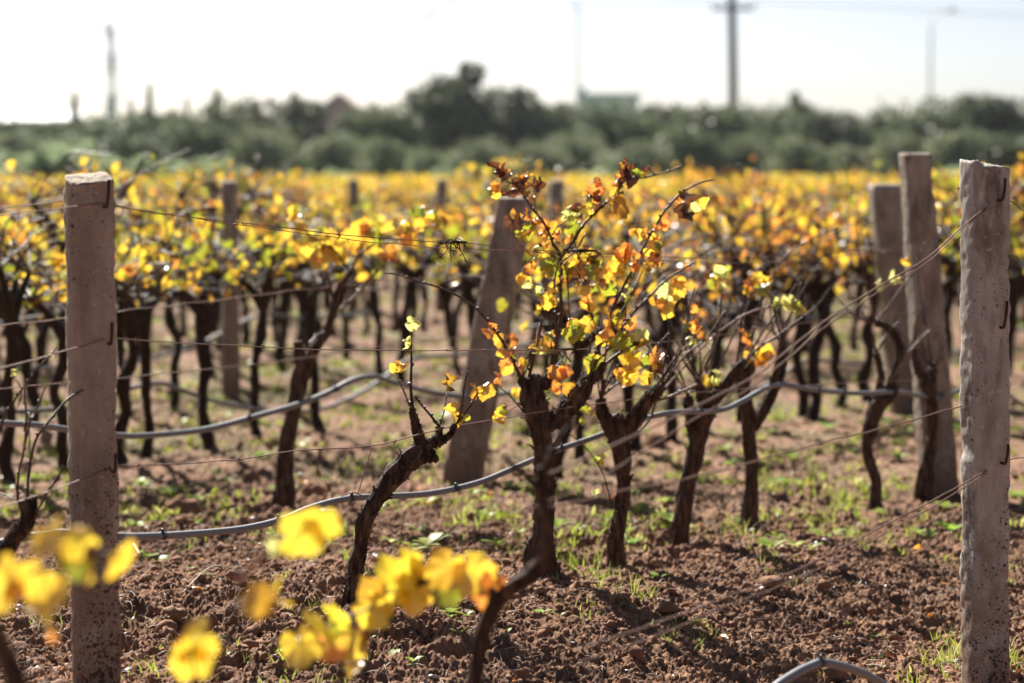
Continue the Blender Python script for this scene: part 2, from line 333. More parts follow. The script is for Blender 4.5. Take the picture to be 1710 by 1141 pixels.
# ------------------------------------------------------------------ ground
def axis(lo, hi, step, a, b, grow):
    mid = list(np.arange(lo, hi, step)); l = [lo]; s = step
    while l[-1] > a: s *= grow; l.append(l[-1] - s)
    r = [mid[-1]]; s = step
    while r[-1] < b: s *= grow; r.append(r[-1] + s)
    return np.array(l[:0:-1] + mid + r[1:])
gx = axis(-1.5, 1.75, 0.0042, -6000, 6000, 1.04); gy = axis(4.6, 8.6, 0.0055, -60, 9000, 1.02)
XX, YY = np.meshgrid(gx, gy)
ZZ = T(YY, XX) + relief(XX, YY) * (1 - sstep(40, 60, np.hypot(XX, YY)))
nx, ny = len(gx), len(gy); idx = np.arange(nx * ny).reshape(ny, nx)
Fq = np.stack([idx[:-1, :-1], idx[:-1, 1:], idx[1:, 1:], idx[1:, :-1]], -1).reshape(-1, 4)
tag(np_mesh("ground", np.c_[XX.ravel(), YY.ravel(), ZZ.ravel()], Fq, M['soil']), "reddish brown tilled soil of the vineyard", None, None, 'structure')

# ------------------------------------------------------------------ concrete posts
def make_post(name, label, base, top_c, wx, wy, rot, material, top_slope=0.0, chips=(), seed=1, taper=0.0, group="concrete trellis posts", depth_bury=0.25, top_bumps=(), fine=True):
    """base / top_c: axis points (ground level and top)."""
    root = empty(name, base, label, "post", group)
    base = Vector(base); ax = Vector(top_c) - base; Lh = ax.length
    m_ = 220 if fine else 40; per_side = (14, 10) if fine else (6, 5); prof = []
    ch = 0.010
    def side(a, b, k): return [(a[0] + (b[0] - a[0]) * t / k, a[1] + (b[1] - a[1]) * t / k) for t in range(k)]
    X, Y = wx / 2, wy / 2
    cs = [(-X + ch, -Y), (X - ch, -Y), (X, -Y + ch), (X, Y - ch), (X - ch, Y), (-X + ch, Y), (-X, Y - ch), (-X, -Y + ch)]
    for i in range(8):
        prof += side(cs[i], cs[(i + 1) % 8], (per_side[0] if i in (0, 4) else per_side[1] if i in (2, 6) else 2))
    n = len(prof); ca, sa = math.cos(rot), math.sin(rot); V = []; mb = MB()
    for i in range(m_ + 1):
        t = -depth_bury / Lh + (1 + depth_bury / Lh) * i / m_
        for (x, y) in prof:
            tp = 1 - taper * max(0, t); x1, y1 = x * tp, y * tp
            wxp, wyp = x1 * ca - y1 * sa, x1 * sa + y1 * ca
            p = base + ax * t + Vector((wxp, wyp, 0)); z = t * Lh
            corner = min(1, (abs(x) / X) ** 8 * (abs(y) / Y) ** 2 + (abs(y) / Y) ** 8 * (abs(x) / X) ** 4)
            q = Vector((wxp, wyp, z)) + Vector((seed * 3.7, 0, 0))
            d = 0.0030 * mnoise.noise(q * 9) + 0.0018 * mnoise.noise(q * 45) + 0.0012 * mnoise.noise(q * 110)
            e = mnoise.noise(q * Vector((20, 20, 26)).x) if False else mnoise.noise(Vector((q.x * 14, q.y * 14, q.z * 30)))
            d -= corner * (0.0020 + 0.0105 * max(0, e) + 0.006 * max(0, mnoise.noise(Vector((q.x * 6, q.y * 6, q.z * 9)))))
            for (zc, zr, sx_, dep) in chips:
                if sx_ * x > X * 0.45:
                    k = max(0, 1 - ((z - zc) / zr) ** 2); d -= dep * k * (sx_ * x / X) ** 3
            hd = Vector((wxp, wyp, 0)); hd.normalize(); p = p + hd * d
            if i == m_:
                p.z += -top_slope * (-(wyp) / Y) * 0.5 + 0.003 * mnoise.noise(q * 60) + sum(h * math.exp(-(((x - bx) / bw) ** 2)) for bx, bw, h in top_bumps)
            elif i == m_ - 1:
                p.z += (-top_slope * (-(wyp) / Y) * 0.5 + sum(h * math.exp(-(((x - bx) / bw) ** 2)) for bx, bw, h in top_bumps)) * 0.9
            V.append(p)
    F = [(i * n + j, i * n + (j + 1) % n, (i + 1) * n + (j + 1) % n, (i + 1) * n + j) for i in range(m_) for j in range(n)]
    # broken top: rings shrinking to the middle
    ring = [V[m_ * n + j] for j in range(n)]; cen = sum(ring, Vector()) / n; last = m_ * n
    for fr in (0.94, 0.75, 0.5, 0.25):
        k0 = len(V)
        for j in range(n):
            q = cen.lerp(ring[j], fr); q.z += 0.004 * mnoise.noise(q * 70) + 0.003 * mnoise.noise(q * 160) + 0.003 * (1 - fr); V.append(q)
        F += [(last + j, last + (j + 1) % n, k0 + (j + 1) % n, k0 + j) for j in range(n)]; last = k0
    V.append(cen + Vector((0, 0, 0.003))); F += [(len(V) - 1, last + j, last + (j + 1) % n) for j in range(n)]
    mb.add(V, F); o = mb.build("shaft", material, root, True, base)
    return root
def hooks(root, spots, rad=0.0035):
    for a, b in spots:
        mb = MB(); a = Vector(a); b = Vector(b); mid = a.lerp(b, 0.5) + Vector((0.001, -0.002, 0))
        tube(mb, [(*a, rad), (*mid, rad * 1.05), (*b, rad)], 8, 4, 0.15, 200)
        e = b + Vector((-0.010, 0.014, -0.003)); tube(mb, [(*b, rad), (*(b + Vector((-0.003, 0.002, -0.004))), rad), (*e, rad)], 8, 4)
        mb.build("hook", M['hook'], root, True, root.location)

def wire_z(y, px, py): return P(px, py, y)
# left foreground post
dL = rowd(150, 0); bL = P(163, 1240, dL); bL.z = float(T(dL))
pl = make_post("concrete_post", "thick pitted pinkish concrete post at the left, in focus, holding three rusty wires", bL, P(148, 297, dL), 0.100, 0.097, math.radians(23), M['post_a'], 0.020, ((0.35, 0.03, -1, 0.004), (0.62, 0.05, 1, 0.004)), 2)
hooks(pl, [(P(182, 300, dL - .055), P(179, 343, dL - .060)), (P(187, 538, dL - .055), P(186, 572, dL - .060)), (P(193, 757, dL - .055), P(192, 786, dL - .060))])
# right foreground post
dR = rowd(1645, 1.775); bR = P(1644, 1235, dR); bR.z = float(T(dR, bR.x))
pr_ = make_post("concrete_post", "weathered grey concrete post at the right edge with pale streaks and chipped top corner", bR, P(1645, 277, dR), 0.101, 0.092, math.radians(17), M['post_b'], 0.004, ((0.86, 0.20, -1, -0.002), (0.62, 0.03, -1, 0.006), (0.42, 0.06, -1, 0.004)), 5, 0.0, top_bumps=((-0.047, 0.010, 0.016), (0.05, 0.015, -0.006)))
hooks(pr_, [(P(1679, 298, dR - .05), P(1675, 332, dR - .055)), (P(1682, 503, dR - .04), P(1677, 545, dR - .05)), (P(1684, 742, dR - .05), P(1680, 772, dR - .055))])
hooks(pr_, [(P(1606, 292, dR + .02), P(1609, 312, dR + .02))])
# posts behind
def back_post(top, bot, wpx, o, mt, label, rot=12, chips=(), taper=0.0, dd=0.0, seed=3, bumps=(), fine=True, slope=0.006):
    d = G(*bot).y if o is None else rowd(bot[0], o)
    b = P(bot[0], bot[1], d); b.z = float(T(d, b.x)); wm = wpx * d / FPX
    return make_post("concrete_post", label, b, P(top[0], top[1], d + dd), wm / 1.13, wm / 1.13 * 0.9, math.radians(rot), mt, slope, chips, seed, taper, fine=fine, top_bumps=bumps)
back_post((1529, 257), (1568, 820), 66, None, M['post_c'], "tall concrete post leaning left, behind the right edge post, tallest of all", 10, ((1.22, 0.10, 1, 0.012),), 0.16, 0.1, 4)
back_post((864, 330), (772, 800), 70, None, M['post_c'], "tilted concrete post leaning right behind the leafy middle vine", -14, ((0.8, 0.2, 1, 0.006),), 0.08, 0.15, 6)
back_post((383, 303), (386, 662), 34, None, M['post_c'], "narrow concrete post out of focus behind the yellow leaves left of centre", 14, (), 0.1, 0.0, 7, fine=False)
back_post((1477, 308), (1512, 690), 58, None, M['post_c'], "broad flat topped concrete post half hidden behind the tallest leaning post", 8, (), 0.06, 0.0, 8, fine=False)
back_post((930, 302), (925, 560), 26, None, M['post_c'], "far concrete post directly behind the leafy crown of the middle vine", 14, (), 0.0, 0.0, 9, fine=False)
back_post((352, 298), (358, 540), 24, None, M['post_c'], "far pale concrete post just left of the narrow dark post", 14, (), 0.0, 0.0, 10, fine=False)
back_post((738, 300), (735, 520), 20, None, M['post_c'], "far blurred concrete post left of the tilted post, deep in the vines", 14, (), 0.0, 0.0, 11, fine=False)
back_post((996, 305), (994, 540), 24, None, M['post_c'], "far blurred concrete post right of the middle vine's crown", 14, (), 0.0, 0.0, 12, fine=False)
back_post((590, 300), (590, 515), 20, None, M['post_c'], "far blurred concrete post among yellow leaves under the red roofed house", 14, (), 0.0, 0.0, 13, fine=False)
back_post((205, 300), (214, 560), 24, None, M['post_c'], "far blurred concrete post just right of the thick left post", 14, (), 0.0, 0.0, 14, fine=False)

# ------------------------------------------------------------------ wires and hoses
def wire(label, pts, o, rad=0.0013, dd=-0.055, twist=0.0, knots=(), seed=0, name="trellis_wire", group="rusty trellis wires"):
    rr = random.Random(seed); q = [RP(px, py, o, dd) for px, py in pts]; c = crom([(*v, rad) for v in q], 8); mb = MB()
    L = np.r_[0, np.cumsum(np.linalg.norm(np.diff(c[:, :3], axis=0), axis=1))]
    s = np.arange(0, L[-1], 0.02); D = np.stack([np.interp(s, L, c[:, k]) for k in range(3)], 1)
    for i in range(len(D)):
        D[i, 2] += 0.0012 * mnoise.noise(Vector((s[i] * 14, seed * 5.1, 0))) + 0.0025 * mnoise.noise(Vector((s[i] * 3, seed * 9.1, 4)))
        if twist: D[i, 2] += twist * math.sin(s[i] * 22 + seed); D[i, 1] += twist * math.cos(s[i] * 22 + seed)
    tube(mb, [(*d, rad) for d in D], 6, 1, cap=True)
    for t in knots:
        p = D[int(t * (len(D) - 1))]
        for k in range(3):
            a = rr.uniform(0, 6.28); tube(mb, [(p[0] - 0.004, p[1], p[2], 0.0011), (p[0] + 0.004 * math.cos(a), p[1] - 0.003, p[2] + 0.005 * math.sin(a), 0.0011), (p[0] + 0.008 * rr.uniform(-1, 1), p[1] - 0.002, p[2] + rr.uniform(-0.014, 0.006), 0.0009)], 5, 3)
    org = D[0]; ob = mb.build(name, M['wire'], None, True, org); ob.location = org
    return tag(ob, label, "wire", group)
kn = (0.15, 0.33, 0.5, 0.62, 0.8)
wire("topmost rusty wire running right from the hook of the left post through the leafy vine", [(182, 340), (200, 346), (250, 353), (360, 368), (480, 381), (560, 391), (640, 398), (740, 405), (800, 408), (860, 416), (960, 421), (1080, 428), (1200, 431), (1350, 425), (1538, 408)], 0, 0.0014, -0.055, 0.0, (0.05, 0.11, 0.19, 0.23, 0.3, 0.4, 0.5), 1)
wire("second strand twined just below the topmost wire right of the left post", [(184, 341), (250, 354), (360, 370), (480, 386), (560, 397), (640, 406), (740, 414), (800, 417), (860, 419), (960, 424), (1080, 434), (1200, 440), (1350, 434), (1538, 414)], 0, 0.0012, -0.05, 0.0015, (0.1, 0.2, 0.35), 2)
wire("middle rusty wire running right from the left post to the small leaning vine", [(187, 565), (250, 570), (400, 578), (550, 584), (700, 585), (870, 585), (950, 585), (1040, 578), (1200, 560), (1380, 535), (1538, 520)], 0, 0.0013, -0.055, 0, (0.02, 0.12, 0.3, 0.34, 0.47), 3)
wire("lowest rusty wire with dangling tie ends, right of the left post above the hose", [(193, 776), (220, 779), (300, 775), (400, 767), (500, 753), (620, 745), (660, 737), (760, 712), (870, 694), (960, 680), (1080, 665), (1200, 652), (1400, 640), (1540, 635)], 0, 0.0015, -0.055, 0, (0.02, 0.10, 0.17, 0.21, 0.24, 0.3, 0.42), 4)
wire("topmost wire left of the left post, crossing the front of it", [(-40, 365), (0, 359), (60, 352), (120, 345), (150, 340), (182, 339)], 0, 0.0013, -0.075, 0, (0.3,), 5)
wire("thin upper wire meeting the left edge of the left post behind it", [(-40, 353), (0, 347), (60, 340), (108, 333)], 0, 0.0012, 0.03, 0, (), 6)
wire("middle wire left of the left post, sunlit over its front", [(-40, 626), (0, 615), (60, 600), (130, 580), (160, 571), (187, 564)], 0, 0.0013, -0.075, 0, (0.6,), 7)
wire("lowest wire left of the left post, slanting up past the bare vine", [(-40, 864), (0, 848), (70, 825), (130, 803), (160, 792), (193, 774)], 0, 0.0014, -0.075, 0, (), 8)
wire("topmost wire slanting down left from the right edge post, blurring towards the camera", [(1676, 332), (1640, 352), (1600, 385), (1550, 430), (1470, 478), (1380, 535), (1300, 598), (1250, 635), (1140, 690), (1000, 755), (860, 815)], 1.775, 0.0022, -0.06, 0, (), 9)
wire("second slack strand under the top wire of the right edge post", [(1674, 336), (1640, 356), (1600, 390), (1550, 437), (1470, 486), (1380, 545), (1300, 612), (1250, 650), (1140, 712), (1000, 800), (860, 860)], 1.775, 0.0016, -0.055, 0.001, (), 10)
wire("middle wire running left from the middle of the right edge post", [(1606, 678), (1500, 708), (1350, 745), (1200, 788), (1050, 818), (900, 850)], 1.775, 0.0016, 0.0, 0.001, (), 11)
wire("lowest doubled wire slanting down left from the foot hook of the right edge post", [(1682, 769), (1640, 790), (1600, 813), (1500, 866), (1340, 948), (1200, 1002), (1100, 1040), (960, 1085)], 1.775, 0.0018, -0.06, 0, (), 12)
wire("loose lower strand of the doubled foot wire on the right edge post", [(1680, 772), (1640, 795), (1600, 822), (1500, 878), (1340, 962), (1200, 1018), (1100, 1060), (960, 1110)], 1.775, 0.0015, -0.055, 0.001, (), 13)
wire("short wire leaving the frame right from the top hook of the right edge post", [(1678, 330), (1690, 338), (1710, 352), (1760, 375)], 1.775, 0.0014, -0.03, 0, (), 14)
wire("short pale wire leaving the frame right from the foot hook of the right edge post", [(1682, 770), (1694, 766), (1710, 765), (1770, 768)], 1.775, 0.0014, -0.03, 0, (), 15)
wire("grey wire stretched across the second row behind the left post, top strand", [(-60, 552), (100, 532), (200, 521), (330, 505), (450, 490), (560, 478), (700, 466), (860, 455)], -2.1, 0.0018, -0.05, 0.002, (), 16)
wire("lower reddish wire of the second row behind the left post", [(-60, 655), (100, 640), (200, 632), (330, 618), (450, 606), (560, 590), (700, 570), (860, 560)], -2.1, 0.0016, -0.05, 0, (), 17)
wire("faint third row wire stretched among yellow leaves", [(-60, 470), (200, 452), (450, 440), (700, 428), (1000, 410), (1300, 395), (1480, 385)], -4.1, 0.0018, 0, 0.001, (), 18)
# small coil of spare wire and a dry tendril on the top wires
def curl_thing(label, px, py, o, r, turns, rad, mt, name, cat, dd=-0.06):
    c = RP(px, py, o, dd); mb = MB(); n = int(turns * 12)
    tube(mb, [(c.x + math.cos(i / 12 * 6.28) * r * (1 - 0.15 * i / n), c.y + 0.0025 * i / 3, c.z + math.sin(i / 12 * 6.28) * r, rad) for i in range(n)], 6, 2)
    ob = mb.build(name, mt, None, True, c); ob.location = c; tag(ob, label, cat)
curl_thing("small coiled end of wire beside the top hook of the left post", 197, 352, 0, 0.012, 1.3, 0.0012, M['wire'], "wire_coil", "wire coil")
def tendrils(label, px, py, wpx, n, seed):
    rr = random.Random(seed); c = RP(px, py, 0, -0.055); mb = MB(); s = rowd(px, 0) / FPX
    for i in range(n):
        a = c + Vector((rr.uniform(-.5, .5) * wpx * s, rr.uniform(-.01, .01), rr.uniform(-3, 4) * s)); q = [(*a, 0.0016)]
        for k in range(4):
            a = a + Vector((rr.uniform(-8, 8) * s, rr.uniform(-.006, .006), rr.uniform(-13, 5) * s)); q.append((*a, 0.0013))
        tube(mb, q, 5, 4)
    tube(mb, [(c.x - wpx * s * .5, c.y, c.z, .0028), (c.x, c.y - .003, c.z + .004, .004), (c.x + wpx * s * .5, c.y, c.z + .002, .0028)], 6, 5, 0.5, 300)
    ob = mb.build("dry_tendril", M['bark_far'], None, True, c); ob.location = c; tag(ob, label, "tendril", "dry tendrils gripping the wires")
tendrils("tangle of dry black tendrils on the top wire, right of centre-left", 757, 406, 46, 14, 3)
tendrils("dry dark tendrils wound on the top wires at the leafy middle vine", 968, 421, 60, 10, 5)
tendrils("small dry tendrils on the middle wire beside the leafy vine's main stem", 945, 585, 36, 8, 8)

def hose(label, pts, o, rad=0.0088, emit=(), dd=0.02, seed=0, name="drip_hose"):
    dv = (lambda px: float(np.interp(px, *dd))) if isinstance(dd, tuple) else (lambda px: dd)
    q = [(*RP(px, py, o, dv(px)), rad) for px, py in pts]; root = empty(name, q[0][:3], label, "hose", "black drip irrigation hoses")
    mb = MB(); c = tube(mb, q, 12, 10); mb.build("pipe", M['hose'], root, True, q[0][:3])
    L = np.r_[0, np.cumsum(np.linalg.norm(np.diff(c[:, :3], axis=0), axis=1))]
    for px in emit:
        d = rowd(px, o) + dv(px); k = int(np.argmin(abs(c[:, 1] - d))); p = Vector(c[k][:3]); t = Vector(c[min(k + 1, len(c) - 1)][:3]) - Vector(c[k - 1][:3]); t.normalize(); e = MB()
        tube(e, [(*(p - t * 0.012), rad * 1.14), (*(p + t * 0.012), rad * 1.14)], 12, 2)
        u = Vector((0.1, -0.2, 1)).normalized(); tube(e, [(*(p + u * rad), 0.0045), (*(p + u * (rad + 0.005)), 0.0045), (*(p + u * (rad + 0.009)), 0.003)], 8, 2); 
        e.build("emitter", M['plastic'], root, True, q[0][:3])
    return root
hose("black drip hose winding along the front row behind the left post to the right post", [(-70, 925), (0, 907), (40, 898), (75, 893), (110, 890), (205, 896), (300, 893), (400, 884), (470, 868), (520, 848), (580, 833), (650, 829), (720, 824), (800, 806), (870, 777), (930, 752), (1000, 728), (1050, 706), (1120, 690), (1200, 686), (1240, 670), (1280, 648), (1310, 643), (1360, 651), (1430, 657), (1500, 655), (1560, 664), (1605, 652), (1650, 640), (1720, 685)], 0, 0.0088, (270, 463, 590, 760, 935, 1170, 1365, 1412, 1570), ((0, 205, 560, 660, 870, 940, 1050, 1130, 1250, 1600), (.08, .06, .36, .36, .32, .30, .22, .0, -.02, .03)))
hose("blurred drip hose of the second row, arching up beside the bare forked vine", [(-60, 700), (0, 707), (60, 710), (110, 717), (205, 728), (280, 725), (350, 716), (430, 695), (500, 675), (550, 655), (590, 635), (625, 629), (660, 640), (720, 655), (790, 663), (850, 656), (940, 628), (1000, 636), (1100, 648), (1250, 652), (1300, 630), (1350, 603), (1420, 607), (1500, 606), (1560, 592), (1600, 588), (1720, 545)], -2.1, 0.0105, (415, 560), 0.02)
hose("blurred drip hose of the third row dipping low behind the bare forked vine", [(-60, 684), (0, 687), (110, 681), (205, 652), (262, 640), (300, 650), (350, 668), (430, 684), (520, 686), (580, 667), (640, 633), (690, 600), (800, 590), (1000, 560), (1300, 540), (1600, 480)], -4.1, 0.0110, (), 0.02)
hose("far blurred drip hose of the fourth row rising right of the left post", [(-60, 610), (60, 615), (200, 606), (290, 589), (340, 572), (400, 541), (445, 525), (520, 532), (640, 520)], -5.9, 0.0105, (), 0.02)
hose("far pale drip hose at the left edge behind the left post", [(-60, 540), (0, 541), (60, 530), (130, 520), (200, 522)], -5.0, 0.0095, (), 0.02)
hose("grey drip hose looping up from the bottom edge near the right post", [(1250, 1200), (1290, 1152), (1325, 1127), (1355, 1112), (1375, 1107), (1410, 1114), (1450, 1129), (1500, 1160), (1550, 1200)], 1.775, 0.0095, (1371,), 0.0)
# thin tie wire from the lowest wire to the hose
mb = MB(); a, b, c = RP(622, 746, 0, -.05), RP(603, 808, 0, -.02), RP(589, 846, 0, 0.0)
tube(mb, [(*a, .0012), (*b, .0012), (*c, .0012)], 5, 5); tube(mb, [(*RP(570, 829, 0, 0.0), .0014), (*RP(590, 823, 0, 0.0), .0014), (*RP(606, 828, 0, 0.02), .0014)], 5, 5)
ob = mb.build("tie_wire", M['wire'], None, True, a); ob.location = a; tag(ob, "thin tie wire hanging from the lowest wire down to the front hose", "wire")

# ------------------------------------------------------------------ grapevines, the ones one can make out
def bark_strips(mb, c, rng, n, col=None):
    for _ in range(n):
        k = rng.randrange(1, len(c) - 4); ln = rng.randrange(3, 9); k2 = min(len(c) - 1, k + ln); a = rng.uniform(0, 6.28); q = []
        for i in range(k, k2):
            p = Vector(c[i][:3]); t = (Vector(c[min(i + 1, len(c) - 1)][:3]) - Vector(c[i - 1][:3])).normalized(); u = t.cross(Vector((0.3, 1, 0.1))).normalized(); v = t.cross(u)
            f = (i - k) / max(1, k2 - k - 1); lift = 1.06 + 0.9 * max(0, f - 0.55) * rng.uniform(0, 1.4)
            q.append((*(p + (u * math.cos(a) + v * math.sin(a)) * c[i][3] * lift), rng.uniform(0.0012, 0.0034)))
        if len(q) >= 3: tube(mb, q, 5, 1)
def hero_vine(label, o, trunk, canes, leaves, seed, d=None, group="vines of the front row", leaf_parts=False, mt='bark', strips=40, ddep=0.10, lscale=1.0, name="grapevine", curl=1.0, rim=1.0, extra=0):
    """trunk: chains of (px,py,width px); canes: chains of (px,py) with (w0,w1,pale); leaves: (px,py,size px,type)"""
    rng = random.Random(seed); bpx, bpy, _ = trunk[0][0]; d0 = d if d else rowd(bpx, o); s = d0 / FPX
    base = P(bpx, bpy, d0); base.z = float(T(d0, base.x)) - 0.01
    root = empty(name, base, label, "grapevine", group); tm = MB(); samples = []
    for ci, ch in enumerate(trunk):
        off = 0 if ci == 0 else rng.uniform(-.04, .04); pts = []
        for i, (x, y, wd) in enumerate(ch):
            dep = d0 + off * (i / max(1, len(ch) - 1)); q = P(x, y, dep); pts.append((*q, wd * s / 2 * 0.76))
        if ci == 0:
            b = pts[0]; pts.insert(0, (b[0], b[1], b[2] - 0.05, b[3] * 1.15))
        c = tube(tm, pts, 28 if strips else 14, 14 if strips else 8, 0.36, 60)
        if strips: bark_strips(tm, c, rng, strips)
        for k in range(0, len(c), 4): samples.append((c[k][:3], 0))
    tm.build("trunk", M[mt], root, True, base)
    canes = list(canes)
    for _ in range(extra):
        x, y, _w = rng.choice(trunk[1:])[-1]; a = rng.uniform(-.75, .75); L = rng.uniform(50, 190); q = [(x, y)]
        for k in range(3): a += rng.uniform(-.3, .3); x += math.sin(a) * L / 3; y -= math.cos(a) * L / 3; q.append((x, y))
        canes.append((q, (rng.uniform(3.5, 5.5), 2.2, rng.random() < .15)))
    cs = []
    for ch, (w0, w1, pale) in canes:
        mbc = MB(); n = len(ch); a0 = rng.uniform(-ddep, ddep); pts = []
        for i, (x, y) in enumerate(ch):
            f = i / max(1, n - 1); dep = d0 + a0 * f + rng.uniform(-.008, .008); pts.append((*P(x, y, dep), (w0 + (w1 - w0) * f) * s / 2 * 0.72))
        c = tube(mbc, pts, 8, 10, 0.10, 160, knots=0.0)
        for k in range(4, len(c) - 2, rng.choice((7, 8, 9))):
            p = Vector(c[k][:3]); r = c[k][3]; sgn = rng.choice((-1, 1)); dirv = Vector((sgn, rng.uniform(-.6, .6), rng.uniform(0.2, 0.9))).normalized()
            tube(mbc, [(*(p - dirv * r * 0.3), r * 1.5), (*(p + dirv * r * 1.2), r * 1.25), (*(p + dirv * (r * 2.1 + 0.0015)), r * 0.5)], 6, 3)
        mbc.build("cane", M['cane_pale' if pale else 'cane'], root, True, base)
        cs += [tuple(v) for v in c]
    import_pts = np.array([(q[0], q[1], q[2]) for q in cs]) if cs else np.array([s_[0] for s_ in samples])
    # picture coordinates of the cane points, to attach each leaf to the nearest cane
    lm = MB()
    def proj(v):
        q = v - np.array([0, 0, H]); z = q[:, 1] * cp - q[:, 2] * sp; return np.c_[855 + q[:, 0] / z * FPX, 570.5 - (q[:, 1] * sp + q[:, 2] * cp) / z * FPX]
    pp = proj(import_pts)
    if not leaf_parts and len(leaves) > 4:
        more = []
        for (x, y, sz, ty) in leaves:
            more.append((x, y, sz * 0.86, ty))
            for _ in range(rng.choice((1, 1, 2))): more.append((x + rng.uniform(-.6, .6) * sz, y + rng.uniform(-.5, .6) * sz, sz * rng.uniform(.40, .70), rng.choice({'Y': 'YGOBD', 'G': 'GGYDB', 'O': 'OBBDO', 'B': 'BBBD', 'D': 'DBBY', 'P': 'PPGY'}[ty])))
        leaves = more
    for (x, y, sz, ty) in leaves:
        k = int(np.argmin((pp[:, 0] - x) ** 2 + (pp[:, 1] - y) ** 2)); at = Vector(import_pts[k]); dep = at.y + rng.uniform(-.035, .035)
        cen = P(x, y, dep); size = sz * dep / FPX * lscale * rng.uniform(0.78, 1.0); t, nr = hang(rng)
        away = cen - at; away = away.normalized() if away.length > 1e-4 else Vector((0, 0, -1))
        t = (t * 0.8 + away * 0.7 + Vector((0, 0, -0.35))).normalized(); bpos = cen - t * size * 0.42
        tgt = MB() if leaf_parts else lm
        cl = {'B': 2.4, 'D': 1.8, 'P': 2.0, 'O': 1.7}.get(ty, 1.4) * curl
        add_leaf(tgt, bpos, t, nr, size, ty, rng, cl, True, rim)
        mid = at.lerp(bpos, 0.5) + Vector((0, 0, 0.006)); pc = jit((0.45, 0.22, 0.08), rng, .3)
        tube(tgt, [(*at, .0011), (*mid, .001), (*bpos, .0009)], 5, 4, col=pc)
        if leaf_parts: tgt.build("leaf", M['leaf'], root, True, base)
    if leaves and not leaf_parts: lm.build("foliage", M['leaf'], root, True, base)
    return root

# the small leaning vine
hero_vine("slim leaning vine with a crooked trunk and few leaves, left of the leafy vine", 0,
 [[(586, 1000, 34), (592, 970, 31), (595, 940, 34), (603, 905, 29), (610, 870, 34), (625, 840, 31), (640, 820, 37), (662, 792, 45), (674, 776, 38), (684, 766, 46), (704, 748, 32), (716, 738, 22)], [(690, 765, 30), (712, 762, 26), (724, 770, 10)],
  [(704, 750, 34), (722, 762, 18), (730, 770, 8)], [(706, 746, 26), (698, 725, 20), (692, 700, 15), (688, 680, 10)], [(715, 742, 22), (735, 738, 15), (752, 725, 11), (760, 708, 9)], [(716, 742, 18), (732, 730, 13), (733, 712, 12)]],
 [([(690, 690), (686, 650), (687, 610), (687, 575), (688, 552)], (9, 3, 0)), ([(684, 678), (675, 655), (668, 640), (663, 622)], (5, 3, 1)), ([(733, 712), (720, 695), (705, 678), (693, 662)], (7, 4, 0)),
  ([(733, 712), (742, 685), (746, 655)], (5, 2, 0)), ([(765, 706), (771, 680), (775, 650), (781, 620)], (6, 3, 0)), ([(762, 708), (780, 685), (795, 660), (803, 645)], (6, 3, 0)), ([(732, 716), (745, 714)], (6, 4, 1))],
 [(694, 541, 22, 'P'), (683, 548, 20, 'P'), (691, 577, 22, 'P'), (681, 575, 16, 'P'), (671, 616, 26, 'Y'), (751, 643, 28, 'D'), (754, 698, 30, 'Y'), (773, 706, 20, 'G'), (798, 654, 28, 'D'), (818, 655, 32, 'Y'), (667, 612, 16, 'Y')],
 21, leaf_parts=True, strips=90, d=6.5)

# the leafy middle vine
V2C = [([(874, 640), (860, 610), (845, 580), (825, 550), (805, 525), (780, 503), (740, 483), (700, 470), (665, 459), (640, 456)], (8, 3, 0)),
 ([(882, 634), (893, 595), (900, 560), (906, 530)], (8, 5, 0)),
 ([(916, 636), (925, 595), (931, 555), (938, 522), (936, 490), (938, 455), (935, 425), (924, 408), (918, 392), (905, 368), (890, 350), (874, 326), (862, 310), (845, 303)], (10, 4, 0)),
 ([(920, 630), (928, 580), (929, 530), (925, 500), (926, 470), (934, 430)], (6, 4, 0)),
 ([(936, 432), (958, 402), (975, 375), (1000, 350), (1020, 331), (1038, 308), (1050, 292)], (7, 5, 0)), ([(1050, 296), (1075, 297), (1095, 292), (1120, 285), (1138, 278)], (5, 4, 1)), ([(1092, 292), (1088, 284), (1085, 279)], (4, 3, 1)),
 ([(985, 622), (1000, 575), (1020, 522), (1035, 490), (1050, 462), (1070, 422), (1090, 385), (1110, 352)], (8, 5, 0)), ([(1110, 352), (1135, 325), (1165, 307), (1192, 300)], (6, 4, 1)),
 ([(968, 655), (1003, 615), (1045, 583), (1075, 572)], (8, 5, 0)), ([(1040, 545), (1060, 520), (1085, 495), (1110, 470), (1140, 450), (1162, 436)], (6, 4, 0)),
 ([(985, 590), (990, 540), (982, 490), (968, 440), (960, 400), (962, 370)], (5, 3, 0)), ([(1000, 560), (985, 520), (975, 480), (965, 455)], (4, 3, 0)), ([(936, 440), (960, 420), (972, 400), (978, 390)], (4, 3, 0)),
 ([(960, 600), (955, 560), (950, 520), (948, 470), (942, 440)], (4, 3, 0)), ([(1005, 600), (1030, 560), (1045, 530), (1040, 490)], (5, 3, 0)), ([(885, 700), (868, 680), (850, 660), (838, 650)], (5, 3, 0)), ([(918, 400), (930, 380), (945, 370), (955, 362)], (3, 2, 1)), ([(893, 432), (875, 415), (856, 392), (848, 375)], (4, 2, 1)),
 ([(1075, 572), (1088, 590), (1085, 620)], (4, 2, 0)), ([(905, 370), (895, 350), (893, 320)], (3, 2, 1)), ([(1050, 292), (1046, 280), (1042, 270)], (4, 2, 0))]
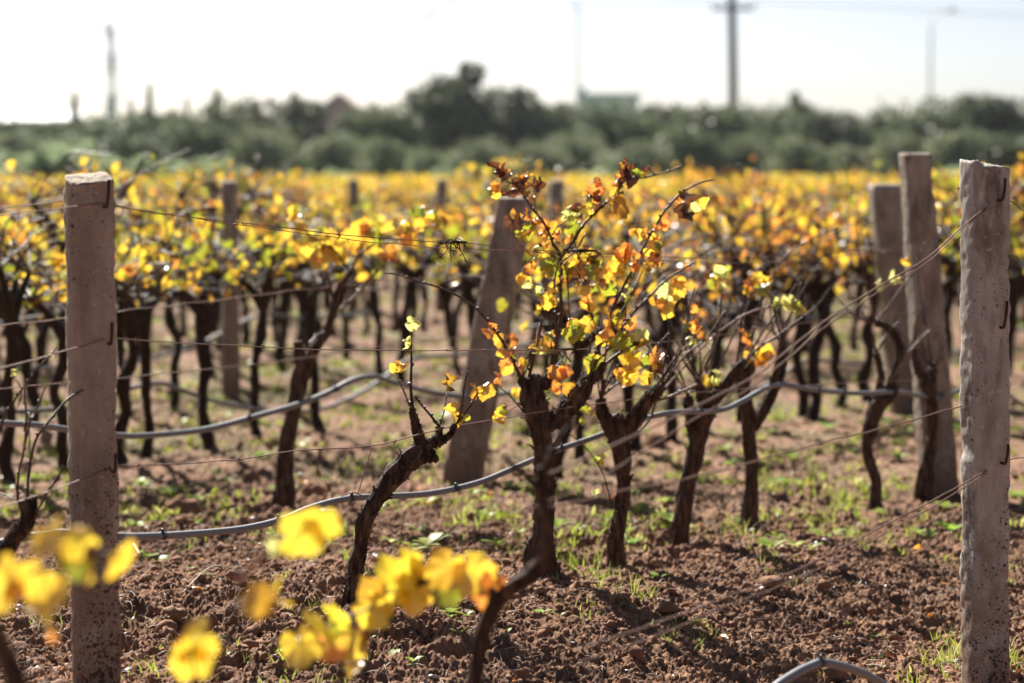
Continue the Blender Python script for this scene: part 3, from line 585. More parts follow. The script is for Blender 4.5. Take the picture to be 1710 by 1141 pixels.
V2L = [(830, 292, 36, 'B'), (838, 288, 22, 'O'), (850, 300, 18, 'B'), (868, 308, 32, 'O'), (872, 300, 26, 'B'), (834, 323, 30, 'Y'), (857, 322, 28, 'B'), (893, 315, 28, 'B'), (888, 335, 14, 'O'),
 (880, 360, 20, 'O'), (865, 375, 34, 'B'), (888, 372, 18, 'O'), (884, 393, 34, 'G'), (876, 390, 20, 'Y'), (908, 393, 16, 'O'), (918, 386, 28, 'Y'), (930, 395, 20, 'O'), (945, 352, 20, 'P'), (953, 360, 22, 'P'), (950, 368, 16, 'P'), (964, 355, 24, 'B'), (980, 356, 30, 'Y'), (985, 343, 20, 'G'), (990, 318, 32, 'O'), (986, 322, 22, 'B'), (993, 340, 20, 'O'), (1021, 321, 24, 'Y'), (1026, 330, 18, 'Y'), (1034, 354, 40, 'D'), (1040, 300, 20, 'O'), (1050, 292, 36, 'B'), (1055, 303, 24, 'B'), (1066, 297, 26, 'G'), (1045, 276, 18, 'O'), (1060, 280, 14, 'B'),
 (953, 385, 30, 'G'), (942, 402, 14, 'O'), (958, 395, 18, 'O'), (898, 424, 34, 'G'), (907, 411, 14, 'O'), (910, 446, 28, 'G'), (913, 432, 18, 'Y'), (875, 472, 28, 'Y'), (885, 455, 22, 'O'), (878, 480, 18, 'P'), (928, 445, 22, 'G'), (955, 443, 34, 'Y'), (945, 455, 30, 'G'), (970, 440, 28, 'Y'), (985, 425, 30, 'Y'), (990, 460, 32, 'G'), (966, 465, 28, 'O'), (972, 484, 28, 'Y'), (982, 508, 28, 'Y'), (978, 500, 20, 'O'), (1010, 465, 30, 'Y'), (1020, 450, 28, 'Y'), (1012, 485, 32, 'G'), (1035, 450, 32, 'Y'), (1045, 430, 38, 'O'), (1058, 436, 26, 'O'), (1040, 424, 24, 'O'), (1000, 440, 24, 'G'),
 (910, 506, 30, 'Y'), (926, 488, 18, 'Y'), (924, 507, 20, 'Y'), (900, 488, 18, 'P'), (818, 555, 24, 'O'), (836, 578, 32, 'Y'), (857, 573, 28, 'O'), (847, 592, 22, 'O'), (845, 620, 26, 'Y'), (840, 633, 28, 'O'), (870, 615, 28, 'O'), (872, 608, 18, 'Y'), (905, 580, 38, 'Y'), (911, 562, 18, 'G'), (920, 582, 24, 'O'), (900, 590, 20, 'P'),
 (930, 632, 40, 'O'), (945, 627, 26, 'O'), (926, 648, 24, 'O'), (960, 540, 20, 'O'), (976, 546, 26, 'Y'), (966, 560, 42, 'G'), (955, 566, 22, 'Y'), (1018, 555, 34, 'O'), (1014, 576, 34, 'Y'), (1036, 575, 30, 'G'), (1034, 538, 32, 'G'), (1055, 545, 28, 'O'), (1071, 553, 30, 'P'), (1066, 566, 26, 'B'), (1060, 585, 42, 'G'), (1050, 618, 42, 'Y'), (1044, 635, 34, 'Y'), (1058, 603, 28, 'Y'), (986, 606, 36, 'G'), (1090, 598, 32, 'O'), (1086, 612, 26, 'Y'), (1080, 634, 24, 'Y'), (1048, 490, 28, 'P'), (1063, 395, 24, 'Y'), (1075, 392, 18, 'O'), (1108, 374, 26, 'O'), (1096, 420, 30, 'Y'), (1100, 432, 28, 'O'), (1085, 446, 24, 'Y'), (1140, 350, 40, 'B'), (1138, 342, 22, 'O'), (1162, 345, 30, 'P'), (1095, 400, 22, 'Y'), (837, 690, 20, 'G'), (836, 705, 18, 'Y'), (862, 658, 16, 'Y')]
hero_vine("stout leafy middle vine, orange, yellow and green leaves reaching above the top wire", 0,
 [[(905, 966, 72), (903, 935, 66), (905, 895, 46), (908, 850, 42), (910, 790, 40), (905, 735, 44), (898, 695, 52), (890, 660, 48), (893, 640, 40), (905, 630, 22)],
  [(912, 712, 36), (940, 690, 38), (962, 668, 36), (980, 640, 30), (990, 612, 20)], [(895, 650, 30), (876, 640, 20), (872, 632, 12)], [(905, 645, 30), (915, 630, 18), (918, 622, 10)], [(985, 635, 26), (1000, 622, 16), (1010, 605, 9)]],
 V2C, V2L, 22, strips=120, d=7.1, extra=7, lscale=1.02)

# the next three on its right
hero_vine("dark upright vine with a thick knobbly head, just right of the leafy vine", 0,
 [[(1030, 942, 40), (1028, 900, 32), (1038, 850, 28), (1042, 800, 32), (1036, 745, 40), (1028, 710, 50), (1020, 695, 36)], [(1020, 712, 30), (1006, 690, 24), (1002, 665, 18)], [(1045, 720, 36), (1066, 692, 32), (1086, 664, 26), (1108, 645, 20)], [(1086, 660, 22), (1100, 655, 16), (1102, 640, 10)]],
 [([(1004, 672), (1006, 640), (1005, 615), (1000, 580)], (9, 6, 0)), ([(1056, 735), (1085, 700), (1100, 660), (1140, 598), (1180, 565), (1210, 520)], (6, 4, 0)), ([(1090, 672), (1125, 660), (1165, 642)], (7, 6, 1)), ([(1108, 645), (1130, 600), (1145, 560), (1150, 520), (1160, 480)], (5, 3, 0)), ([(1105, 640), (1110, 600), (1120, 560), (1112, 520), (1118, 480)], (5, 3, 0)), ([(1100, 648), (1118, 610), (1150, 575), (1175, 545)], (5, 3, 0)),
  ([(1022, 850), (1010, 800), (995, 770), (975, 745), (935, 712)], (4, 2, 0)), ([(1022, 850), (1012, 830), (1005, 810)], (3, 2, 0))],
 [(1040, 700, 22, 'P'), (1110, 495, 32, 'P'), (1105, 512, 26, 'O'), (1130, 488, 40, 'Y'), (1118, 515, 34, 'Y'), (1165, 520, 22, 'O'), (1160, 548, 24, 'O'), (1174, 560, 24, 'O'), (1148, 550, 18, 'G'), (1005, 765, 18, 'P'), (994, 826, 16, 'P'), (975, 690, 26, 'G'), (1157, 565, 18, 'P')], 23, strips=80, d=7.45, extra=9)
hero_vine("straight vine second right of the leafy vine, trunk leaning right under thin bare canes", 0,
 [[(1132, 917, 42), (1138, 875, 36), (1148, 810, 33), (1162, 750, 33), (1176, 700, 36), (1186, 672, 32), (1204, 655, 24), (1228, 622, 20), (1246, 600, 13)], [(1160, 740, 20), (1154, 705, 20), (1150, 675, 22), (1148, 662, 16)], [(1182, 690, 28), (1172, 660, 20), (1166, 640, 13)]],
 [([(1165, 645), (1150, 600), (1138, 560), (1125, 520), (1110, 490)], (5, 3, 0)), ([(1172, 650), (1186, 590), (1200, 540), (1206, 490), (1215, 470)], (5, 3, 0)), ([(1105, 655), (1150, 605), (1195, 560), (1240, 528), (1275, 515), (1300, 510)], (5, 5, 1)), ([(1228, 622), (1262, 585), (1300, 560), (1340, 530)], (6, 4, 0)), ([(1180, 660), (1220, 570), (1245, 520), (1262, 480)], (5, 3, 0)), ([(1166, 645), (1185, 610), (1192, 570), (1185, 520)], (4, 2, 0)), ([(1246, 600), (1280, 545), (1320, 490), (1345, 455)], (5, 3, 0)), ([(1170, 640), (1150, 575), (1140, 510), (1148, 455)], (4, 2, 0))],
 [(1197, 458, 30, 'P'), (1206, 480, 20, 'P'), (1190, 470, 18, 'G'), (1313, 508, 26, 'P'), (1325, 511, 28, 'P'), (1335, 515, 18, 'G'), (1302, 506, 20, 'P'), (1195, 630, 26, 'P'), (1180, 640, 22, 'Y'), (1192, 645, 16, 'G')], 24, strips=80, d=7.9, extra=10)
hero_vine("forked vine third right of the leafy vine, trunk splitting into a narrow V", 0,
 [[(1250, 888, 42), (1252, 850, 35), (1255, 790, 28), (1252, 740, 27), (1250, 700, 28), (1244, 660, 25), (1238, 630, 26), (1228, 606, 18)], [(1256, 715, 26), (1275, 684, 24), (1294, 645, 24), (1304, 605, 24), (1306, 570, 14)], [(1240, 632, 22), (1252, 615, 20), (1262, 600, 12)]],
 [([(1230, 606), (1236, 560), (1240, 510), (1255, 470), (1268, 445)], (5, 3, 0)), ([(1250, 610), (1258, 560), (1270, 520), (1275, 480)], (5, 3, 0)), ([(1306, 575), (1310, 545), (1322, 520), (1318, 500)], (6, 3, 0)), ([(1262, 598), (1275, 575), (1310, 560), (1330, 540)], (4, 3, 1)), ([(1306, 580), (1290, 545), (1285, 505)], (5, 3, 0)), ([(1285, 470), (1310, 430), (1345, 405), (1400, 380)], (4, 3, 0)), ([(1275, 500), (1285, 475), (1300, 450)], (5, 3, 0))],
 [(1268, 468, 26, 'Y'), (1277, 485, 30, 'G'), (1262, 476, 26, 'O'), (1252, 488, 24, 'Y'), (1280, 470, 24, 'Y'), (1266, 592, 36, 'Y'), (1255, 600, 24, 'Y'), (1240, 560, 22, 'O'), (1250, 576, 18, 'O'), (1275, 598, 20, 'Y')], 25, strips=60, d=8.4, extra=11)
hero_vine("crooked bare vine with a pale cut cane, left of the leaning right hand post", 0,
 [[(1462, 846, 30), (1463, 805, 24), (1450, 755, 22), (1452, 715, 28), (1466, 680, 34), (1486, 660, 26), (1496, 640, 18)], [(1466, 672, 24), (1472, 630, 14), (1464, 590, 12)], [(1484, 655, 20), (1498, 612, 18), (1502, 575, 16), (1484, 548, 16), (1462, 540, 12)]],
 [([(1486, 640), (1510, 600), (1535, 570), (1553, 552)], (7, 6, 1)), ([(1464, 592), (1458, 560), (1440, 520)], (5, 3, 0)), ([(1462, 540), (1430, 530), (1400, 500)], (5, 3, 0))],
 [(1465, 480, 22, 'P'), (1496, 466, 26, 'P'), (1515, 440, 16, 'Y')], 26, strips=30, d=9.07, extra=5)
hero_vine("bare vine with a pale cut stump, against the foot of the leaning post", 0,
 [[(1543, 826, 40), (1548, 780, 28), (1556, 730, 24), (1556, 680, 25), (1545, 640, 22), (1530, 610, 16), (1524, 575, 12)], [(1555, 690, 22), (1556, 650, 22), (1557, 615, 18)]],
 [([(1524, 580), (1530, 540), (1538, 515)], (6, 3, 0)), ([(1558, 616), (1570, 600), (1574, 595)], (6, 4, 0))], [], 27, strips=30, d=9.35, extra=4)
# at the left edge
hero_vine("bare vine at the left edge beside the thick post, red brown canes and no leaves", 0,
 [[(-14, 985, 40), (2, 935, 34), (22, 900, 32), (42, 878, 34), (46, 855, 28), (36, 835, 22)], [(46, 872, 26), (52, 845, 20), (56, 828, 12)]],
 [([(30, 838), (30, 800), (40, 750), (44, 700), (42, 660), (45, 635)], (7, 4, 0)), ([(46, 836), (48, 790), (60, 735), (85, 700), (112, 668), (140, 650)], (8, 5, 0)), ([(140, 650), (165, 643)], (5, 4, 1)), ([(-5, 730), (10, 690), (30, 660), (60, 620), (80, 598)], (7, 4, 0)), ([(80, 598), (98, 578)], (4, 4, 1)), ([(42, 740), (52, 700), (58, 690), (76, 645)], (6, 4, 1)), ([(54, 870), (75, 830), (98, 795), (105, 778)], (6, 4, 0)), ([(40, 720), (47, 690), (50, 760)], (4, 3, 0)), ([(26, 835), (10, 828), (-10, 820)], (4, 3, 0)), ([(30, 680), (36, 650), (18, 625)], (3, 2, 0))],
 [(18, 622, 14, 'P')], 28, strips=50, d=5.25)
# second row, bare forked
hero_vine("bare dark vine with forked arm and cut stub, in the second row at left", -2.1,
 [[(472, 852, 46), (475, 815, 42), (476, 770, 33), (482, 720, 32), (494, 670, 30), (503, 620, 34), (500, 595, 26), (497, 570, 20)], [(505, 630, 28), (522, 590, 22), (545, 552, 20), (557, 520, 16), (565, 485, 13), (585, 455, 11)]],
 [([(568, 518), (598, 490), (620, 465), (640, 443)], (9, 6, 1)), ([(585, 455), (600, 425), (615, 400)], (7, 4, 0)), ([(560, 505), (552, 480), (548, 455)], (7, 4, 0)), ([(545, 555), (530, 560), (515, 575)], (6, 4, 0)), ([(585, 455), (560, 420), (535, 395), (520, 380)], (6, 3, 0)), ([(600, 425), (640, 400), (690, 385), (730, 375)], (6, 3, 0)), ([(560, 420), (500, 380), (480, 360)], (5, 3, 0))],
 [(492, 358, 30, 'D'), (486, 366, 26, 'Y'), (508, 372, 26, 'Y'), (534, 398, 32, 'G'), (560, 400, 40, 'Y'), (545, 420, 34, 'Y'), (585, 405, 42, 'Y'), (600, 390, 40, 'Y'), (620, 420, 38, 'Y'), (640, 400, 40, 'G'), (660, 380, 40, 'Y'), (690, 385, 40, 'Y'), (715, 370, 42, 'G'), (735, 365, 36, 'Y'), (570, 440, 34, 'Y'), (530, 440, 34, 'Y'), (690, 405, 36, 'Y'), (655, 425, 30, 'O'), (510, 420, 28, 'Y')], 29, strips=20, d=9.0, ddep=0.25, group="vines of the second row")

# foreground vines, close to the camera and out of focus
hero_vine("blurred foreground vine with a bent stem and big yellow leaves at the bottom centre", 1.775,
 [[(770, 1240, 40), (792, 1140, 36), (803, 1070, 36), (825, 1015, 38), (852, 985, 36), (885, 962, 34), (912, 930, 30), (912, 880, 26), (905, 830, 22), (903, 780, 18)], [(905, 830, 18), (885, 800, 13), (862, 782, 11), (840, 760, 8)], [(905, 800, 16), (925, 750, 12), (950, 712, 9)]],
 [([(838, 995), (800, 975), (740, 965), (680, 985), (630, 1010), (590, 1045), (570, 1095), (572, 1141), (575, 1200)], (12, 14, 0)), ([(840, 985), (820, 970), (795, 945), (785, 925)], (7, 4, 0)), ([(620, 1015), (560, 1040), (520, 1070)], (7, 4, 0))],
 [(520, 890, 1, 'L')][:0] + [(700, 970, 92, 'L'), (740, 965, 80, 'L'), (675, 950, 80, 'L'), (640, 965, 84, 'L'), (618, 990, 60, 'D'), (690, 1000, 84, 'L'), (790, 930, 40, 'L'), (800, 970, 74, 'L'), (815, 1000, 64, 'O'), (828, 985, 60, 'O'), (630, 1030, 74, 'L'), (655, 1010, 60, 'L'), (530, 1045, 86, 'L'), (560, 1040, 60, 'L'), (505, 1095, 70, 'L'), (550, 1100, 62, 'O'), (590, 1085, 64, 'L'), (575, 1060, 60, 'G'), (610, 1070, 40, 'B'), (585, 1115, 50, 'L'), (740, 1000, 54, 'G')],
 31, strips=20, group="vines of the foreground row", ddep=0.22, leaf_parts=True, d=3.9, curl=0.6, rim=.25, lscale=.84)
hero_vine("blurred foreground vine with four upright brown twigs and loose yellow leaves, left of bottom centre", 1.775,
 [[(310, 1290, 34), (330, 1220, 28), (335, 1180, 22)]],
 [([(335, 1190), (360, 1130), (385, 1060), (398, 985), (400, 950)], (12, 7, 0)), ([(398, 985), (430, 940), (465, 912), (500, 895)], (9, 5, 0)), ([(390, 1030), (425, 1010), (455, 995)], (6, 4, 0)), ([(335, 1190), (325, 1120), (322, 1070)], (8, 4, 0))],
 [(520, 893, 88, 'L'), (535, 885, 60, 'L'), (458, 1002, 62, 'L'), (440, 1010, 60, 'D'), (470, 1000, 46, 'L'), (322, 1075, 70, 'L'), (330, 1110, 66, 'L'), (310, 1095, 46, 'L'), (405, 960, 40, 'B'), (425, 950, 36, 'B'), (460, 918, 32, 'P')], 32, strips=0, group="vines of the foreground row", ddep=0.08, leaf_parts=True, d=3.4, curl=0.6, rim=.6, lscale=.84)
hero_vine("blurred foreground vine in the bottom left corner, yellow leaves across the thick post", 1.775,
 [[(70, 1330, 70), (40, 1200, 60), (20, 1120, 44), (-6, 1060, 36), (-30, 1000, 28)]],
 [([(-20, 1010), (20, 975), (70, 950), (120, 925), (170, 925), (205, 935)], (11, 6, 0)), ([(70, 950), (80, 985), (85, 1010)], (6, 4, 0)), ([(10, 1090), (60, 1060), (95, 1050)], (6, 4, 0))],
 [(95, 905, 86, 'L'), (75, 915, 70, 'L'), (120, 915, 66, 'L'), (130, 945, 64, 'G'), (195, 938, 84, 'L'), (145, 965, 34, 'L'), (85, 1010, 84, 'L'), (82, 1030, 62, 'L'), (50, 980, 62, 'L'), (15, 970, 66, 'L'), (-5, 1000, 70, 'L'), (28, 990, 40, 'O'), (97, 1072, 38, 'O'), (150, 925, 34, 'B')], 33, strips=0, group="vines of the foreground row", ddep=0.08, leaf_parts=True, d=3.1, curl=0.6, rim=.2, lscale=.84)

# ------------------------------------------------------------------ rows of vines behind
def proto_vine(seed, n_leaf, can_top, leafy_low, pal, nm="grapevine"):
    rng = random.Random(seed); tm = MB(); cm = MB(); lm = MB()
    hz = rng.uniform(0.54, 0.68); x = y = 0.0; pts = [(0, 0, -0.06, 0.038), (0, 0, 0.02, 0.030)]; dx, dy = rng.uniform(-.10, .10), rng.uniform(-.10, .10)
    for k in range(1, 6):
        f = k / 5; pts.append((dx * f * f + rng.uniform(-.025, .025), dy * f + rng.uniform(-.02, .02), hz * f, 0.0265 - 0.004 * f + rng.uniform(-.004, .007)))
    tube(tm, pts, 12, 5, 0.45, 60); top = Vector(pts[-1][:3]); tips = []
    for k in range(rng.choice((3, 4, 5))):
        a = rng.uniform(0, 6.28); ln = rng.uniform(0.08, 0.24); e = top + Vector((math.cos(a) * ln, math.sin(a) * ln, rng.uniform(0.05, 0.22)))
        tube(tm, [(*top, .030), (*(top.lerp(e, .5) + Vector((0, 0, .02))), .020), (*e, .013)], 8, 4, 0.3, 50); tips.append(e)
    cpts = []
    for k in range(rng.randint(22, 30)):
        b = rng.choice(tips); a = rng.uniform(0, 6.28); ln = rng.uniform(0.25, 0.62); p = b.copy(); q = [(*p, .007)]; d = Vector((math.cos(a) * .85, math.sin(a) * .85, rng.uniform(0.0, 1.3))).normalized()
        for s_ in range(4):
            d = (d + Vector((rng.uniform(-.35, .35), rng.uniform(-.35, .35), rng.uniform(-.3, .12)))).normalized(); p = p + d * ln / 4
            if p.z > can_top: p.z = can_top - rng.uniform(0, .05)
            q.append((*p, .005 - .0009 * s_))
        c = tube(cm, q, 5, 4); cpts += [Vector(v[:3]) for v in c[4:]]
    for _ in range(n_leaf):
        p = rng.choice(cpts) + Vector((rng.gauss(0, .05), rng.gauss(0, .05), rng.gauss(-.02, .04)))
        if p.z < leafy_low and rng.random() < 0.8: p.z += 0.18
        t, nr = hang(rng); add_leaf(lm, p, t, nr, rng.uniform(0.027, 0.048), rng.choice(pal), rng, 0.8, hi=False)
    return tm, cm, lm
PALS = ["YYYYYYOGGG", "YYYYYYGGOD", "YYYYOOBBDD", "YYYYYYGGGG", "YYYOOODBBB", "YYYYYGGOD", "YYGGGYYYG", "OOOYYYDBBB"]
protos = [proto_vine(100 + i, (26, 36, 48, 66, 56, 14, 50, 56)[i], (0.98, 1.0, 1.02, 1.04, 1.0, 1.10, 1.06, 1.02)[i], (.78, .78, .80, .76, .80, .8, .76, .8)[i], PALS[i]) for i in range(8)]
pm = []
for i, (tm, cm, lm) in enumerate(protos):
    tmp = [tm.build("trunk", M['bark_far']), cm.build("cane", M['cane']), lm.build("foliage", M['leaf'])]; pm.append([o.data for o in tmp])
    for o in tmp: bpy.data.objects.remove(o)
spots = []
for r in range(1, 80):
    o = -2.05 * r if r <= 2 else -4.1 - 1.42 * (r - 2); y = 7.0 + R.uniform(0, .6)
    while y < 47:
        x = rowx(y, o) + R.gauss(0, .06); k = x / y
        if abs(k) < 0.40 and R.random() > 0.10: spots.append((x, y, r, k))
        y += R.uniform(0.21, 0.38) * (1.0 if y < 22 else 1.25)
spots = [s_ for s_ in spots if not (s_[2] == 1 and (s_[1] < 9.4 or 500 < 855 + s_[3] * FPX < 860)) and not (s_[1] < 13.5 and 350 < 855 + s_[3] * FPX < 425)]
vis = sorted([s_ for s_ in spots if abs(s_[3]) < 0.222], key=lambda s_: s_[1]); ind = vis[:300]; rest = [s_ for s_ in spots if s_ not in set(ind)]
rest_far = [s_ for s_ in rest if abs(s_[3]) < 0.33]
def lab(i, x, y, r, k):
    if r <= 2 and y < 11.5:
        side = ("left of the thick left post" if k < -.19 else "between the thick left post and the narrow dark post" if k < -.12 else "right of the narrow dark post" if k < -.06 else "left of the tilted post" if k < -.02 else "behind the leafy vine" if k < .05 else "behind the forked vine" if k < .13 else "by the leaning right hand post")
        return "dark trunked vine of row %s, %s, the one %.1f m along" % ("two" if r == 1 else "three", side, y)
    return "blurred yellow leaved vine in the rows behind, dark gnarled trunk"
for i, (x, y, r, k) in enumerate(ind):
    v = R.choice((0, 1, 3)) if r == 1 and y < 11 else R.choice((2, 3, 4, 5, 6, 7)) if y > 15 else R.choice((0, 1, 3, 6, 6, 3, 5)) if k < 0.02 else R.randrange(0, 8)
    lb = "out of focus yellow and orange vine in the many rows behind, dark gnarled trunk"; gp = "vines in the blurred rows behind"
    root = empty("grapevine", (x, y, gz(x, y) - 0.02), lb, "grapevine", gp, R.uniform(0, 6.28)); sc_ = R.uniform(0.80, 1.05); root.scale = (sc_, sc_, sc_ * (R.uniform(0.92, 1.06) if R.random() < .82 else R.uniform(1.12, 1.28)))
    for nme, me in zip(("trunk", "cane", "foliage"), pm[v]): link(nme, me, root)
def merged(lst, pick):
    V = []; F = []; C = []; k = 0
    for (x, y, r, kk) in lst:
        me = pm[R.randrange(2, 8)][pick]; n = len(me.vertices); a = np.empty(n * 3); me.vertices.foreach_get("co", a); a = a.reshape(-1, 3); an = R.uniform(0, 6.28)
        b = np.c_[a[:, 0] * math.cos(an) - a[:, 1] * math.sin(an) + x, a[:, 0] * math.sin(an) + a[:, 1] * math.cos(an) + y, a[:, 2]]
        me.calc_loop_triangles(); t = np.empty(len(me.loop_triangles) * 3, np.int32); me.loop_triangles.foreach_get("vertices", t)
        if "Col" in me.color_attributes:
            c = np.empty(n * 4, np.float32); me.color_attributes["Col"].data.foreach_get("color", c); C.append(c.reshape(-1, 4)[:, :3])
        V.append(b); F.append(t.reshape(-1, 3) + k); k += n
    return np.vstack(V), np.vstack(F), (np.vstack(C) if C else None)
# the farthest vines read as one yellow mass
V0, F0, C0 = merged(rest_far, 2); V1, F1, _ = merged(rest_far, 0)
far = np_mesh("far_vine_rows", np.vstack([V0, V1]), np.vstack([F0, F1 + len(V0)]), M['leaf'], np.vstack([C0, np.tile([[0.05, 0.03, 0.02]], (len(V1), 1))]))
tag(far, "farthest rows of yellow vines merging into one band before the trees", "vine rows", None, 'stuff')

# ------------------------------------------------------------------ ground cover, clods, litter
def blades(pts, hgt, n_rng, wid, rng, cols, lean=0.6):
    V = []; F = []; C = []; k = 0
    for (x, y) in pts:
        z = gz(x, y) - 0.004; n = rng.integers(n_rng[0], n_rng[1] + 1); c = cols[rng.integers(len(cols))]; hs = rng.uniform(0.6, 1.3)
        for _ in range(n):
            a = rng.uniform(0, 6.28); L = hgt * hs * rng.uniform(.45, 1.2); ln = rng.uniform(.1, lean); w_ = wid * rng.uniform(.6, 1.3); bx, by = x + rng.normal(0, .012), y + rng.normal(0, .012); sx_, sy_ = -math.sin(a), math.cos(a); fa = rng.uniform(0, 6.28)
            px_, py_ = math.cos(fa), math.sin(fa); cc = np.clip(np.array(c) * rng.uniform(.7, 1.25), 0, .9)
            for t, wf in ((0, .8), (.35, 1), (.7, .7), (1, .08)):
                ox, oy = math.cos(a) * L * ln * t * t, math.sin(a) * L * ln * t * t; oz = L * (t - 0.35 * ln * t * t)
                V.append((bx + ox + px_ * w_ * wf, by + oy + py_ * w_ * wf, z + oz)); V.append((bx + ox - px_ * w_ * wf, by + oy - py_ * w_ * wf, z + oz)); C += [cc, cc]
            for q in range(3): F.append((k + 2 * q, k + 2 * q + 1, k + 2 * q + 3, k + 2 * q + 2))
            k += 8
    return np.array(V), np.array(F), np.array(C)
def scatter(n, y0, y1, kmax, thr, seed, sc=0.9):
    rg = np.random.default_rng(seed); out = []
    while len(out) < n:
        y = y0 * (y1 / y0) ** rg.random(4000); x = rg.uniform(-kmax, kmax, 4000) * y; m_ = pn(x / sc + 9, y / (sc * 1.3), 9) + 0.6 * pn(x / .3, y / .35, 12) > thr
        out += list(zip(x[m_], y[m_]))
    return out[:n]
GC = [(0.30, 0.36, 0.05), (0.38, 0.42, 0.07), (0.26, 0.32, 0.06), (0.48, 0.46, 0.15)]
rg = np.random.default_rng(5)
px_spots = []
def around(px, py, n, sx_, sy_):
    for _ in range(n): g = G(px + R.gauss(0, sx_), py + R.gauss(0, sy_)); px_spots.append((g.x, g.y))
for a in ((1600, 1105, 26, 14, 26), (1680, 1110, 14, 10, 20), (1570, 1125, 10, 20, 12), (970, 925, 20, 30, 22), (1010, 960, 8, 20, 12), (860, 890, 14, 14, 30), (1210, 885, 12, 14, 12), (1280, 925, 10, 30, 14), (1420, 880, 26, 60, 22), (1390, 850, 16, 40, 14), (1500, 890, 12, 40, 14), (1140, 900, 5, 14, 8), (880, 880, 10, 20, 20), (530, 1000, 4, 10, 6), (600, 960, 4, 20, 8), (320, 910, 5, 12, 6), (260, 840, 10, 30, 10), (230, 1130, 5, 20, 10), (1060, 990, 8, 20, 10), (720, 850, 8, 40, 14), (1330, 800, 10, 60, 20)): around(*a)
V, F, C = blades(px_spots, 0.060, (4, 8), 0.0017, rg, GC, 0.9)
pts2 = scatter(420, 5.0, 9.5, .24, 0.30, 21, .7)
V2, F2, C2 = blades(pts2, 0.032, (2, 5), 0.0022, rg, GC, 0.9); pts3 = scatter(4200, 8.0, 30, .26, 0.12, 22, .55); V3, F3, C3 = blades(pts3, 0.042, (4, 8), 0.005, rg, GC, 0.9)
tag(np_mesh("grass", np.vstack([V, V2, V3]), np.vstack([F, F2 + len(V), F3 + len(V) + len(V2)]), M['grass'], np.vstack([C, C2, C3])), "thin fresh green grass sprouting from the soil", "grass", None, 'stuff')

def broad_weed(mb, x, y, size, rng, n=4, col=(0.30, 0.42, 0.06)):
    z = gz(x, y) - .002; a0 = rng.uniform(0, 6.28)
    for k in range(n):
        a = a0 + k * 6.28 / n + rng.uniform(-.4, .4); L = size * rng.uniform(.7, 1.2); W = L * rng.uniform(.20, .32); el = rng.uniform(.25, 1.0); c = jit(col, rng, .2); V = []; ts = (0, .25, .55, .8, 1.0); ws = (.15, .75, 1, .7, .02)
        for t, w_ in zip(ts, ws):
            r = L * t; h = L * el * (t - .55 * t * t) + size * .15
            for s_, zz in ((-1, .12), (0, 0), (1, .12)):
                V.append((x + math.cos(a) * r - math.sin(a) * W * w_ * s_, y + math.sin(a) * r + math.cos(a) * W * w_ * s_, z + h + zz * W * w_))
        Fc = [(i * 3 + j, i * 3 + j + 1, i * 3 + j + 4, i * 3 + j + 3) for i in range(4) for j in range(2)]; mb.add(V, Fc, [c] * 15)
    tube(mb, [(x, y, z - .01, .0016), (x, y, z + size * .2, .0012)], 5, 2, col=(0.3, 0.38, 0.08))
def weed_thing(px, py, size, n, label, seed):
    g = G(px, py); mb = MB(); broad_weed(mb, g.x, g.y, size, random.Random(seed), n); o = (g.x, g.y, gz(g.x, g.y)); ob = mb.build("weed_seedling", M['grass'], None, True, o); ob.location = o; tag(ob, label, "weed", "broad leaved weed seedlings")
for i, (px, py, sz, n, lb) in enumerate([(650, 1080, .050, 3, "largest broad leaved seedling on bare soil, right of the foreground leaves"), (640, 1062, .034, 2, "narrow seedling just behind the largest broad leaved one"), (768, 1066, .036, 2, "single oval leaf seedling left of the bent foreground stem"), (690, 1108, .036, 2, "slim seedling in front of the largest broad leaved one"), (755, 1020, .036, 3, "upright seedling under the right end of the foreground leaves"), (780, 1026, .034, 3, "dark upright seedling beside the bent foreground stem"), (900, 1026, .040, 3, "two leaved seedling just right of the bent foreground stem"), (935, 1018, .026, 2, "tiny bright seedling below the leafy vine's foot"), (460, 1075, .042, 4, "leafy seedling on soil left of the foreground leaves"), (492, 1066, .040, 4, "creeping seedling close to the foreground leaf cluster"), (1098, 955, .052, 3, "dark tall seedling in the shade right of the upright vine"), (1075, 1065, .034, 2, "small bright forked seedling on the bare soil at bottom right of centre"), (1165, 1032, .026, 3, "little seedling in the long shadow on the bare soil"), (1230, 875, .060, 4, "bright weed at the foot of the forked vine"), (1472, 852, .05, 4, "bright weed at the foot of the crooked bare vine"), (1580, 852, .055, 4, "upright light green weed left of the right edge post"), (330, 835, .05, 5, "weed beside the large dark clod left of the second row vine"), (630, 840, .05, 4, "flat weed behind the hose at the slim leaning vine"), (790, 842, .055, 5, "flat weed behind the hose left of the leafy vine")]): weed_thing(px, py, sz, n, lb, 50 + i)
mb = MB(); rw = random.Random(77)
for (x, y) in scatter(130, 5.0, 9, .24, .25, 31, .8): broad_weed(mb, x, y, rw.uniform(.010, .026), rw, rw.randint(2, 4))
for (x, y) in scatter(750, 7.6, 26, .26, .12, 32, .6): broad_weed(mb, x, y, rw.uniform(.025, .075), rw, rw.randint(3, 6), rw.choice(((0.30, 0.42, 0.06), (0.40, 0.46, 0.10), (0.26, 0.38, 0.07))))
tag(mb.build("ground_weeds", M['grass']), "low green weeds scattered over the soil between the rows", "weeds", None, 'stuff')

